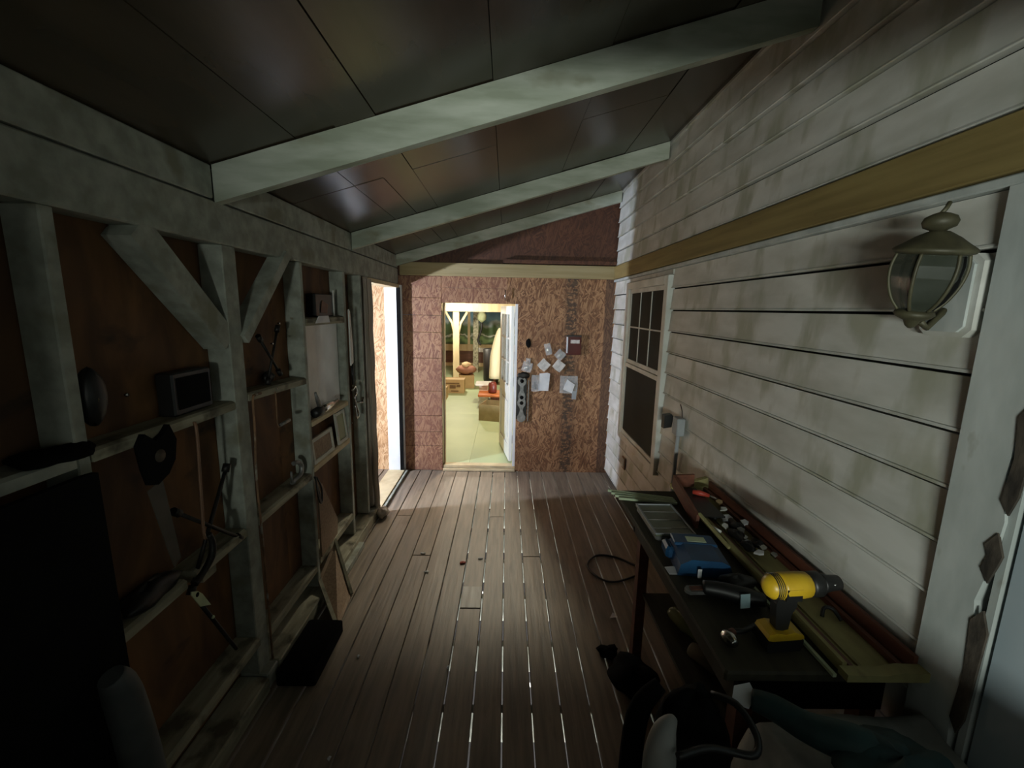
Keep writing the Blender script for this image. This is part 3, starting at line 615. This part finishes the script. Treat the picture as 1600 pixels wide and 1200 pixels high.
B(.675, .845, 1.76, 2.05, .902, .925, b=.006).build('case_base', dull_steel, gc)
B(.67, .85, 1.755, 2.055, .926, .936, b=.004).build('case_lid', mat('smoky_plastic', (.13, .15, .10), (.09, .10, .07), (20, 20, 20), .3), gc)
for k in range(3): B(.672, .848, 1.81+k*.08, 1.814+k*.08, .9365, .9385).build('divider', dull_steel, gc)
for (a, b_, c, d_) in ((.67, .85, 1.755, 1.763), (.67, .85, 2.047, 2.055), (.67, .678, 1.7635, 2.0465), (.842, .85, 1.7635, 2.0465)):
    B(a, b_, c, d_, .9365, .941).build('lid_rim', grey_plastic, gc)
bc = thing('blue_case', 'blue moulded plastic case with white label between drill and parts case', 'case', (.78, 1.6, .901))
M().prism([(.0, 0), (.19, 0), (.20, .03), (.19, .055), (.16, .068), (.05, .068), (.01, .045)], (.685, 1.50, .902), (1, 0, 0), (0, 0, 1), (0, .19, 0)).rot((.78, 1.6, 0), -.12).build('case_body', blue, bc)
B(.70, .87, 1.62, 1.70, .958, .972, b=.006).rot((.78, 1.6, 0), -.12).build('case_ridge', blue, bc)
B(.665, .70, 1.60, 1.69, .905, .955, b=.01).rot((.78, 1.6, 0), -.12).build('case_latch', blue, bc)
B(.755, .83, 1.635, 1.675, .9725, .9735).rot((.78, 1.6, 0), -.12).build('label_sticker', mint, bc)
B(.735, .75, 1.475, 1.4775, .915, .95).rot((.78, 1.6, 0), 0).build('white_label', paper, bc, label='small white label on the front')
one('paper_scrap', M().prism([(0, 0), (.05, .0), (.05, .03), (.03, .045), (-.005, .04)], (.645, 1.515, .903), (1, 0, 0), (0, 1, .1), (0, 0, .002)), paper, 'white curled paper scrap at the corner of the blue case', 'paper')
# cordless drill
dr = thing('cordless_drill', 'yellow and black cordless drill standing on its battery', 'drill', (.86, 1.17, .901))
ax = Vector((1, .10, 0)).normalized()
c0 = Vector((.792, 1.165, 1.097))
M().lathe(c0, [(.012, -.008), (.028, 0), (.036, .012), (.038, .03), (.036, .035)], 18, ax).build('motor_cap', yellow, dr)
for k in range(4): M().lathe(c0, [(.0385, .012+k*.006), (.0385, .0145+k*.006)], 18, ax).build('vent_slot', black, dr)
M().lathe(c0, [(.036, .036), (.039, .045), (.039, .10), (.037, .125), (.033, .13)], 18, ax).build('motor_housing', yellow, dr)
M().lathe(c0, [(.034, .131), (.037, .14), (.037, .165), (.030, .172)], 18, ax).build('clutch_ring', black, dr)
M().lathe(c0, [(.028, .173), (.028, .18), (.024, .20), (.022, .232), (.012, .24)], 18, ax).build('chuck', black, dr)
M().blob(c0+ax*.205+Vector((-.0, -.022, .008)), (.004, .003, .004), 6, 0).build('chuck_screw', steel, dr)
p0 = c0+ax*.062
M().prism([(-.028, -.02), (.030, -.02), (.034, -.06), (.020, -.09), (.014, -.145), (-.024, -.145), (-.030, -.10), (-.034, -.05)], p0+Vector((0, -.016, 0)), ax, (0, 0, 1), (0, .032, 0)).build('handle_grip', black, dr)
M().prism([(.014, -.055), (.032, -.05), (.030, -.085), (.016, -.10)], p0+Vector((0, -.011, -.0)), ax, (0, 0, 1), (0, .022, 0)).build('trigger', yellow, dr)
M().prism([(-.020, -.028), (.03, -.028), (.03, .010), (-.02, .010)], p0+Vector((0, -.0375, 0)), ax, (0, 0, 1), (0, .008, 0)).build('side_plate', black, dr)
bc_ = Vector((p0.x-.004, p0.y, .901))
M().prism([(-.052, .045), (-.058, .052), (-.052, .064), (-.028, .068), (.0, .062), (.03, .068), (.06, .055), (.062, .045), (.03, .036), (-.02, .038)], bc_+Vector((0, -.034, -.006)), ax, (0, 0, 1), (0, .068, 0)).build('battery_collar', yellow, dr)
M().prism([(-.050, .0), (.052, .0), (.060, .012), (.060, .036), (-.056, .036), (-.056, .01)], bc_+Vector((0, -.036, 0)), ax, (0, 0, 1), (0, .072, 0)).build('battery', black, dr)
# other tools on the table
gt = thing('rotary_tool', 'black power tool lying on its side with a pale metal guard', 'power tool', (.75, 1.35, .901))
M().tube([(.72, 1.40, .93), (.78, 1.375, .935), (.85, 1.34, .935), (.90, 1.33, .932)], [.024, .028, .03, .022], 12).build('tool_body', black, gt)
M().prism([(0, .012), (.012, 0), (.07, .0), (.08, .012), (.08, .03), (.066, .04), (.012, .038), (0, .026)], (.655, 1.375, .915), (1, .05, 0), (0, 1, 0), (0, 0, .012)).build('metal_guard', dull_steel, gt)
M().prism([(0, .0), (.05, 0), (.056, .012), (.05, .022), (.0, .02)], (.672, 1.384, .9275), (1, .05, 0), (0, 1, 0), (0, 0, .003)).build('guard_slot', red_wood, gt)
M().prism([(0, 0), (.032, 0), (.032, .045), (0, .045)], (.80, 1.295, .925), (1, 0, .1), (.2, .5, .8), (0, -.002, .001)).build('blue_label', mat('pale_blue_label', (.30, .44, .48), rough=.6), gt)
one('tool_pouch', M().blob((.86, 1.43, .930), (.07, .035, .028), 10, .15, 4), black, 'black soft tool pouch lying between the blue case and drill', 'pouch')
hm = thing('hammer', 'small hammer with shiny round head near the table edge', 'hammer', (.72, 1.18, .901))
M().lathe((.695, 1.165, .922), [(.012, -.02), (.02, -.014), (.021, .012), (.012, .028), (.01, .03)], 16, (.2, -1, .1)).build('hammer_head', steel, hm)
M().tube([(.70, 1.19, .922), (.76, 1.20, .918), (.83, 1.235, .915)], [.008, .008, .010], 8).build('handle', black, hm)
M().tube([(.70, 1.182, .922), (.725, 1.193, .922)], .011, 8).build('collar', red_wood, hm)
one('spring_clip', M().tube([(1.06, 1.27, .918), (1.075, 1.285, .938), (1.10, 1.28, .938), (1.11, 1.25, .918)], .006, 8), black, 'small black clip lying in the near half of the tray', 'clip')
# hardware clutter in the tray
cl = random.Random(5)
names = [('screw_packet', 'packet'), ('bracket', 'bracket'), ('fastener', 'fastener')]
bits = [(1.07, 1.93, paper, .030, 'white square packet in the middle of the tray'), (1.13, 1.88, paper, .022, 'white packet against the wall side of the tray'),
        (1.07, 1.80, dull_steel, .02, 'dull metal bracket just nearer than the white square packet'), (1.05, 1.70, paper, .024, 'crumpled white packet in the near part of the clutter'),
        (1.09, 1.66, steel, .018, 'shiny metal fitting at the near end of the clutter'), (1.10, 1.60, steel, .016, 'shiny glass-like fitting nearest the drill in the tray'),
        (1.03, 2.04, paper, .02, 'pale scrap left of the orange tool'), (1.10, 2.02, white_plastic, .018, 'small white plastic cap in the far clutter'),
        (1.02, 1.84, white_plastic, .016, 'small white plastic plug beside the red slat'), (1.06, 1.75, steel, .016, 'bright metal clasp between the crumpled packets'),
        (1.12, 2.10, card, .02, 'brown packet at the far end of the tray'), (1.05, 1.62, paper, .018, 'narrow white strip near the drill')]
for i, (x, y, m_, s, lab) in enumerate(bits):
    z = .925+.004*(i % 3)
    o = M().prism([(-s, -s*.6), (s*.2, -s*.75), (s, -s*.3), (s*.9, s*.6), (-s*.3, s*.8)], (x, y, z), (1, 0, .1), (0, 1, .15), (0, 0, .008)).rot((x, y, z), cl.uniform(-.8, .8))
    one(names[i % 3][0], o, m_, lab, names[i % 3][1], 'hardware bits in the tray')
for i, (x, y, r_) in enumerate(((1.02, 1.97, .03), (1.07, 1.86, .028), (1.03, 1.77, .03), (1.08, 1.70, .022), (1.03, 1.68, .024))):
    one('cable_bundle', M().blob((x+.01, y, .930), (r_*1.0, r_*1.6, .016), 8, .3, i+2), black, ['black cable bundle beside the orange tool', 'black bundle under the white square packet', 'black bundle beside the red slat',
        'black bundle by the crumpled white packet', 'black bundle nearest the drill in the tray'][i], 'cable', 'black bundles in the tray')
t = thing('tape_knife', 'orange-red utility knife on the clutter at the table far end', 'knife', (1.04, 2.13, .93))
M().tube([(1.0, 2.15, .965), (1.03, 2.13, .968), (1.07, 2.11, .962)], [.012, .015, .009], 8).build('knife_body', red, t); M().bar((1.07, 2.11, .962), (1.10, 2.09, .955), .012, .003).build('blade', steel, t)
one('white_marker', M().tube([(.925, 1.80, .96), (.95, 1.745, .958)], .007, 8), white_plastic, 'short white marker resting beside the red box side', 'marker')
# shelf under the table
one('green_bottle', M().lathe((.83, 1.90, .455), [(.008, 0), (.028, .01), (.030, .03), (.030, .12), (.018, .16), (.014, .2)], 14, (.25, -.9, 0)), mat('green_glass', (.22, .24, .10), (.15, .17, .07), rough=.15), 'greenish bottle lying on the shelf under the table', 'bottle')
one('beige_roll', M().lathe((.83, 1.66, .4535), [(.028, 0), (.032, .01), (.032, .12), (.028, .13)], 14, (.5, -.8, 0)), mat('beige_paper', (.24, .20, .13), rough=.9), 'dull beige roll lying on the shelf under the table', 'roll')

# ------------------------------------------------------------ floor things on the right
one('cord_loop', M().tube([(.98, 2.86, .008), (.82, 2.78, .01), (.72, 2.80, .008), (.645, 2.92, .008), (.66, 3.03, .008), (.76, 3.12, .008), (.90, 3.08, .008), (1.0, 2.98, .01)], .007, 6), black, 'black cable looped on the floorboards beyond the table', 'cable')
one('dark_bag', M().blob((.68, 1.93, .055), (.12, .13, .052), 10, .22, 3), flat_black, 'black crumpled bag on the floor beside the table legs', 'bag')
one('dark_glove', M().blob((.60, 2.13, .02), (.055, .05, .022), 8, .3, 6), flat_black, 'small black glove lying at the floor by the table leg', 'glove')
one('white_scrap', M().prism([(0, 0), (.05, .01), (.03, .05)], (.68, 2.42, .001), (1, 0, 0), (0, 1, 0), (0, 0, .004)), paper, 'little pale scrap on the floor at the table leg', 'scrap')
one('red_leaf', M().blob((-.30, 3.0, .006), (.022, .016, .006), 6, .3, 2), red, 'small red leaf on the middle floorboards', 'leaf')
for i, (x, y, lab) in enumerate(((-.62, 3.12, 'pale wood chip on the left floorboards'), (-.55, 2.88, 'tiny pale chip nearer than the first wood chip'), (-.17, 3.06, 'white flake beside the bright worn board'), (-.28, 2.03, 'round white crumb on the near boards'), (-.78, 2.1, 'white crumb by the leaning panel'), (-.72, 1.55, 'white pebble on the near left boards'))):
    one('wood_chip', M().blob((x, y, .005), (.02 if i < 3 else .008, .01, .004), 6, .3, i), paper, lab, 'chip', 'chips scattered on the floor')

# ------------------------------------------------------------ near bottom right: covered box, tools
cb = thing('covered_box', 'low box covered with a stained grey canvas in front of the table', 'box', (.95, .7, 0))
B(.70, 1.15, .45, 1.02, .001, .745).build('box_body', table_wood, cb)
vs = []; fs = []; nx, ny = 26, 30
for j in range(ny+1):
    for i in range(nx+1):
        u = i/nx; v = j/ny; x = .655+u*.505; y = .38+v*.67
        z = .822+.012*math.sin(u*9+v*4)+.010*math.sin(v*13-u*5)+rnd.uniform(-.002, .002)
        if u < .1: z -= (.1-u)*2.2
        if v > .93: z -= (v-.93)*1.2
        vs.append((x, y, z))
for j in range(ny):
    for i in range(nx): a = j*(nx+1)+i; fs.append((a, a+1, a+nx+2, a+nx+1))
mm = M(); n0 = len(vs); mm.add(vs, fs, True); mm.add([(v[0], v[1], v[2]-.006) for v in vs], [tuple(reversed(q)) for q in fs], True)
mm.build('canvas_cover', canvas, cb)
tl = thing('teal_jacket', 'dark teal crumpled jacket lying on the grey canvas', 'jacket', (.85, .85, .82))
M().tube([(.68, 1.00, .875), (.72, .97, .88), (.77, .91, .885), (.84, .86, .895), (.93, .82, .89)], [.025, .032, .036, .045, .04], 12).build('sleeve', teal, tl)
M().blob((.90, .80, .892), (.12, .10, .04), 12, .22, 5).build('jacket_body', teal, tl)
one('crumpled_paper', M().prism([(0, .02), (.04, 0), (.07, .03), (.065, .065), (.02, .06)], (.625, .985, .855), (1, 0, .1), (.1, .9, .3), (0, 0, .004)), paper, 'pale printed leaflet between black tool and teal jacket', 'paper')
vc = thing('tool_bag', 'black tool bag with white container and looped hose at the bottom edge', 'tool bag', (.5, .95, 0))
M().blob((.525, 1.0, .73), (.10, .10, .165), 14, .07, 2).build('bag_body', flat_black, vc)
M().lathe((.50, 1.0, .0), [(.10, 0), (.13, .02), (.13, .55), (.11, .60)], 20).build('bag_base', flat_black, vc)
M().tube([(.41, .92, .60), (.40, .90, .80), (.412, .91, .875), (.44, .93, .89)], [.04, .04, .028, .01], 14).build('white_container', mat('dull_white_plastic', (.34, .34, .32), rough=.6), vc)
M().tube([(.33, .86, .30), (.34, .93, .62), (.38, 1.02, .80), (.45, 1.05, .87)], [.03, .03, .03, .02], 10).build('side_strap', flat_black, vc)
M().tube([(.58, 1.02, .87), (.62, .97, .89), (.635, .90, .875), (.61, .86, .865), (.56, .87, .86), (.50, .87, .87), (.42, .85, .87)], .009, 8).build('hose', black, vc)

# ------------------------------------------------------------ left wall things
bo = one('black_sheet', M().prism([(-.3, 0), (1.165, 0), (1.155, 1.0), (1.15, 1.432), (1.11, 1.436), (-.3, 1.436)], (-1.138, 0, .0), (0, 1, 0), (0, 0, 1), (.02, 0, 0)), flat_black, 'large matt black sheet standing under the near shelf board', 'sheet')
one('grey_pipe', M().tube([(-1.055, 1.10, .001), (-1.05, 1.085, .5), (-1.045, 1.05, .82), (-1.05, 1.03, .90)], [.05, .05, .045, .03], 14), mat('pale_grey_pipe', (.09, .095, .095), (.06, .065, .065), rough=.6), 'pale grey upright tube against the black sheet on the floor', 'tube')
one('dark_cloth', M().blob((-1.20, 1.12, 1.49), (.07, .09, .02), 8, .2, 3), flat_black, 'dark folded cloth lying on the near shelf board', 'cloth')
t = thing('round_tool', 'black rounded tool with small yellow badge hanging on the near post', 'power tool', (-1.2, 1.26, 1.55))
M().blob((-1.215, 1.262, 1.62), (.032, .040, .085), 10, .06, 1).build('tool_body', black, t)
M().lathe((-1.195, 1.245, 1.615), [(.014, 0), (.014, .003), (.001, .004)], 10, (.7, -.7, 0)).build('badge', mat('dull_yellow', (.22, .19, .06), rough=.6), t)
t = thing('black_box', 'square black box standing on the shelf between the first two posts', 'box', (-1.25, 1.7, 1.476))
B(-1.285, -1.22, 1.58, 1.79, 1.477, 1.64, b=.006).build('box_body', black, t); B(-1.219, -1.216, 1.60, 1.77, 1.50, 1.62).build('front_grille', flat_black, t)
one('nail', M().tube([(-1.29, 1.46, 1.585), (-1.25, 1.46, 1.587)], .004, 6), steel, 'bright nail in the plywood above the near shelf', 'nail', 'nails') if False else None
# hand saw
t = thing('hand_saw', 'old hand saw with black grip hanging from the shelf edge', 'saw', (-1.17, 1.42, .95))
outer = [(0, 0), (.05, .02), (.085, .06), (.09, .12), (.06, .17), (.03, .145), (0, .18), (-.04, .16), (-.045, .07), (-.03, .01)]
M().prism([(.0, 0), (.05, .02), (.085, .06), (.10, .13), (.075, .19), (.05, .165), (.012, .15), (-.03, .185), (-.055, .15), (-.045, .07), (-.03, .01)], (-1.185, 1.40, 1.29), (0, 1, 0), (0, 0, 1), (.02, 0, 0)).build('grip', flat_black, t)
M().lathe((-1.166, 1.42, 1.385), [(.022, 0), (.022, .003)], 12, (1, 0, 0)).build('grip_opening', mat('worn_wood', (.06, .045, .03), rough=.7), t)
M().prism([(-.03, .30), (.035, .32), (.075, 0), (.04, -.02)], (-1.178, 1.395, .98), (0, 1, 0), (0, 0, 1), (.003, 0, 0)).build('blade', mat('old_blade', (.07, .062, .05), (.045, .04, .03), (10, 10, 10), .6), t)
one('thin_rod', M().tube([(-1.20, 1.62, 1.435), (-1.18, 1.62, 1.43), (-1.18, 1.61, 1.2), (-1.18, 1.60, 1.0), (-1.18, 1.615, .975)], .006, 6), mat('copper_rod', (.22, .12, .07), rough=.5, metal=.3), 'thin copper-coloured rod hanging from the shelf left of the cross wrench', 'rod')
def cross(cx, cy, cz, arms, label, r=.008):
    t = thing('lug_wrench', label, 'wrench', (cx, cy, cz-.2))
    for (y0, z0, y1, z1) in arms:
        M().tube([(cx, y0, z0), (cx, y1, z1)], r, 8).build('wrench_arm', dark_steel, t)
        for (y, z) in ((y0, z0), (y1, z1)):
            d = Vector((0, y-cy, z-cz)).normalized(); M().tube([Vector((cx, y, z))-d*.02, Vector((cx, y, z))+d*.015], r*1.9, 8).build('socket', dark_steel, t)
    return t
cross(-1.20, 1.68, .99, [(1.80, 1.20, 1.53, .80), (1.50, 1.14, 1.84, .85)], 'dark four-way lug wrench hanging between the first two posts')
cross(-1.235, 2.29, 1.62, [(2.19, 1.73, 2.36, 1.53), (2.37, 1.77, 2.24, 1.50)], 'dark cross wrench leaning on the shelf between the second and third post', .007)
one('pruning_hook', M().tube([(-1.16, 1.60, 1.0), (-1.16, 1.615, .95), (-1.16, 1.60, .90), (-1.165, 1.55, .86), (-1.17, 1.51, .845)], [.01, .012, .014, .012, .016], 8), dark_steel, 'dark curved hook tool just below the thin rod', 'tool')
one('black_power_tool', M().blob((-1.23, 1.38, .895), (.045, .12, .04), 10, .2, 7), black, 'black hand tool lying on the broken lower shelf', 'power tool')
one('shelf_cap', M().blob((-1.265, 2.30, 1.515), (.02, .05, .03), 8, .15, 7), black, 'rounded black tool head lying under the cross wrench', 'tool')
t = thing('paper_tag', 'pale green tag with a punched hole on a dark rod', 'tag', (-1.17, 1.50, .7))
pv = Vector((-1.165, 1.52, .775))
M().prism([(-.032, -.055), (.032, -.055), (.032, .03), (.018, .052), (-.018, .052), (-.032, .03)], pv, (0, .85, -.5), (0, -.5, .85) if False else (0, -.45, .89), (.004, 0, 0)).build('tag_plate', pale_green_paint, t)
M().lathe(pv+Vector((.0045, -.013, .026)), [(.009, 0), (.009, .001)], 10, (1, 0, 0)).build('tag_hole', flat_black, t)
M().tube([(-1.18, 1.545, .73), (-1.18, 1.62, .58), (-1.18, 1.72, .38)], .008, 8).build('rod', dark_steel, t)
M().blob((-1.172, 1.59, .64), (.006, .007, .007), 6, 0).build('green_bead', pale_green_paint, t)
t = thing('hand_crank', 'thin bent rod with a short horizontal grip hanging in the second bay', 'crank', (-1.18, 2.3, 1.25))
M().tube([(-1.19, 2.20, 1.455), (-1.18, 2.20, 1.44), (-1.18, 2.20, 1.28), (-1.18, 2.24, 1.272)], .0035, 6).build('crank_rod', rust, t); M().tube([(-1.18, 2.225, 1.272), (-1.18, 2.32, 1.275)], [.009, .010], 8).build('grip', dull_steel, t)
one('rusty_rod', M().tube([(-1.175, 2.06, 1.475), (-1.175, 2.01, 1.475), (-1.175, 1.992, 1.455), (-1.175, 1.988, 1.3), (-1.178, 1.975, 1.1), (-1.18, 1.985, .7), (-1.18, 1.985, .09)], .006, 6), rust, 'long rusty bent rod running down the second post', 'rod')
t = thing('bar_clamp', 'dull silver C-shaped clamp lying on the middle shelf of the second bay', 'clamp', (-1.22, 2.4, .871))
M().tube([(-1.22, 2.38, .885), (-1.22, 2.42, .89), (-1.21, 2.47, .905), (-1.21, 2.485, .95), (-1.215, 2.45, .985), (-1.22, 2.41, .99)], .013, 8).build('clamp_frame', dull_steel, t); M().tube([(-1.22, 2.38, .885), (-1.21, 2.36, .96)], .006, 6).build('screw', dull_steel, t)
t = thing('cable_coil', 'black cable coil hanging on the third post', 'cable', (-1.17, 2.6, .6))
for k in range(3): M().tube([(-1.176-.004*k, 2.588, .84), (-1.168, 2.58+.01*k, .75), (-1.168, 2.61+.008*k, .66), (-1.168, 2.64, .655), (-1.168, 2.645, .74), (-1.176, 2.60, .83)], .005, 6).build('strand', black, t)
one('white_curved_sheet', M().prism([(0, 0), (.02, .10), (-.05, .16), (-.065, .32), (-.05, .42), (.0, .60), (-.004, .602), (-.056, .425), (-.072, .32), (-.056, .155), (.012, .098), (-.006, .002)], (-1.243, 2.612, 1.192), (.55, 0, 0), (0, 1, 0), (0, 0, .575)), mat('white_sheet_plastic', (.80, .81, .78), (.72, .72, .69), rough=.4), 'white curved plastic sheet filling the middle bay above the tools', 'sheet')
t = thing('black_case', 'black box with white edge on the top shelf of the third bay', 'box', (-1.25, 2.98, 1.822))
B(-1.285, -1.225, 2.84, 3.12, 1.823, 1.97, b=.005).build('box_body', black, t); B(-1.224, -1.215, 3.115, 3.125, 1.823, 2.0).build('white_edge', white_plastic, t)
M().prism([(0, .01), (.1, 0), (.12, .06), (.03, .09)], (-1.222, 2.90, 1.84), (0, 1, 0), (0, 0, 1), (.003, 0, 0)).build('label', brown_panel, t)
one('paper_sheet', M().prism([(0, 0), (.22, .0), (.18, .045), (.03, .045)], (-1.183, 2.72, 1.785), (0, 1, 0), (.2, 0, 1), (.004, 0, 0)), paper, 'folded white paper over the edge of the top shelf', 'paper')
t = thing('impact_drill', 'grey metal drill lying along the shelf with dark grip', 'drill', (-1.22, 2.9, 1.191))
M().lathe((-1.194, 2.66, 1.225), [(.012, 0), (.03, .01), (.032, .07), (.03, .1), (.024, .11)], 14, (0, 1, .02)).build('tool_body', black, t)
M().lathe((-1.194, 2.80, 1.228), [(.025, -.03), (.03, 0), (.03, .07), (.022, .12), (.02, .16), (.012, .17), (.012, .24)], 14, (0, 1, .02)).build('gear_case', steel, t)
M().tube([(-1.194, 2.74, 1.25), (-1.185, 2.70, 1.30), (-1.18, 2.66, 1.36)], [.014, .014, .008], 8).build('side_handle', dull_steel, t)
t = thing('picture_frame', 'small light frame with grey face lying on the lower shelf of the third bay', 'frame', (-1.19, 2.75, .901))
fp = lambda a: [(0, 0), (.33, 0), (.30, .165), (0, .165)]
def frame(o, w_, h, lean, t, mf, mc):
    for (a, b_, c, d_) in ((0, w_, 0, .022), (0, w_, h-.022, h), (0, .022, .0225, h-.0225), (w_-.022, w_, .0225, h-.0225)):
        M().prism([(a, c), (b_, c), (b_, d_), (a, d_)], o, (0, 1, 0), lean, (.014, 0, 0)).build('frame_bar', mf, t)
    M().prism([(.022, .022), (w_-.022, .022), (w_-.022, h-.022), (.022, h-.022)], o, (0, 1, 0), lean, (.006, 0, 0)).build('face', mc, t)
frame((-1.205, 2.625, .902), .32, .16, (-.1, 0, 1), t, mat('cream_frame', (.55, .54, .46), rough=.6), ply_scrap)
t = thing('picture_frame', 'upright light frame with green face leaning at the fourth post', 'frame', (-1.21, 3.1, .901))
frame((-1.205, 3.03, .902), .18, .23, (-.1, 0, 1), t, mat('cream_frame', (.55, .54, .46)), mat('olive_face', (.26, .27, .12), rough=.5))
t = thing('hanging_shackle', 'white sheath and metal shackle hanging on the fourth post', 'clamp', (-1.17, 3.3, 1.0))
M().prism([(0, 0), (.05, .02), (.055, .12), (.02, .40), (0, .42)], (-1.178, 3.272, 1.45), (0, 1, 0), (0, 0, 1), (.01, 0, 0)).build('white_sheath', white_plastic, t)
M().tube([(-1.172, 3.29, 1.46), (-1.172, 3.30, 1.30)], .01, 8).build('black_strap', black, t)
M().tube([(-1.17, 3.27, 1.26), (-1.165, 3.33, 1.28), (-1.165, 3.35, 1.22), (-1.165, 3.30, 1.2), (-1.165, 3.34, 1.12), (-1.165, 3.38, 1.05), (-1.165, 3.33, 1.03), (-1.165, 3.30, 1.14)], .008, 8).build('shackle', steel, t)
M().tube([(-1.165, 3.36, 1.15), (-1.15, 3.44, 1.13), (-1.15, 3.46, 1.17)], .006, 6).build('hook', steel, t)
one('board_scrap', M().prism([(0, .12), (.0, .62), (.06, .60), (.28, .24), (.26, .14)], (-1.186, 2.61, .16), (0, 1, 0), (0, 0, 1), (.012, 0, 0)), ply_scrap, 'torn brown board scrap leaning on the third post', 'board')
# leaning panel on the floor
t = thing('leaning_panel', 'brown framed panel leaning against the lower studs on the floor', 'panel', (-1.1, 2.6, 0))
A = Vector((-1.165, 2.40, .02)); ed = Vector((.13, .33, 0)).normalized() if False else Vector((0, 1, 0))
a0, a1, a2, a3 = Vector((-1.175, 2.61, .165)), Vector((-1.13, 2.88, .30)), Vector((-1.03, 2.67, .005)), Vector((-1.03, 2.36, .005))
nn = (a1-a0).cross(a3-a0).normalized()*.012
a0 = Vector((-1.20, 2.60, .13)); a1 = Vector((-1.19, 2.86, .26)); a2 = Vector((-1.0, 2.62, .004)); a3 = Vector((-.97, 2.30, .004))
M().add([a0, a1, a2, a3, a0+nn, a1+nn, a2+nn, a3+nn], [(0, 1, 2, 3), (7, 6, 5, 4), (0, 4, 5, 1), (1, 5, 6, 2), (2, 6, 7, 3), (3, 7, 4, 0)]).build('panel_face', ply_scrap, t)
M().bar(a0-nn*.3, a3-nn*.3, .022, .022).build('frame_bar', shelf_wood, t); M().bar(a1-nn*.3, a2-nn*.3, .018, .018).build('frame_bar', shelf_wood, t)
one('black_tray', B(-1.125, -.93, 1.90, 2.285, .002, .085, b=.008), flat_black, 'low black tray on the floor behind the second post', 'tray')
# gathered curtain by the side door
t = thing('plastic_curtain', 'gathered grey plastic curtain hanging beside the side doorway', 'curtain', (-1.15, 3.78, 0))
vs = []; fs = []; nk = 40; nz = 24
for j in range(nz+1):
    v = j/nz; z = .06+v*2.06
    wd = .17*(.45+.55*abs(v-.12)) if v > .12 else .08
    for i in range(nk+1):
        u = i/nk; y = 3.73-wd/2+u*wd+.04*(1-v); x = -1.165+.016*math.sin(u*22+v*1.5)+.004*math.sin(v*30)
        vs.append((x, y, z))
for j in range(nz):
    for i in range(nk): a = j*(nk+1)+i; fs.append((a, a+1, a+nk+2, a+nk+1))
M().add(vs, fs, True).add([(v[0]-.003, v[1], v[2]) for v in vs], [tuple(reversed(q)) for q in fs], True).build('curtain_folds', drape, t)
M().blob((-1.10, 3.72, .045), (.055, .075, .042), 10, .2, 3).build('curtain_end', drape, t)
for i, (y, z, lab) in enumerate(((1.46, 1.585, 'bright nail head in the dark plywood above the near shelf'), (2.22, 1.70, 'bright nail head beside the upper brace end'), (2.30, 1.80, 'bright nail head high on the small brace'), (2.23, 1.466, 'bright nail head on the second bay shelf edge'), (2.59, .895, 'bright nail head on the third post near the frames'), (3.28, 1.0, 'bright nail head on the fourth post'))):
    xo = -1.285 if i == 0 else -1.186
    one('nail_head', M().lathe((xo, y, z), [(.004, -.01), (.004, 0), (.007, .001), (.006, .003)], 8, (1, 0, 0)), steel, lab, 'nail', 'nails in the left wall')
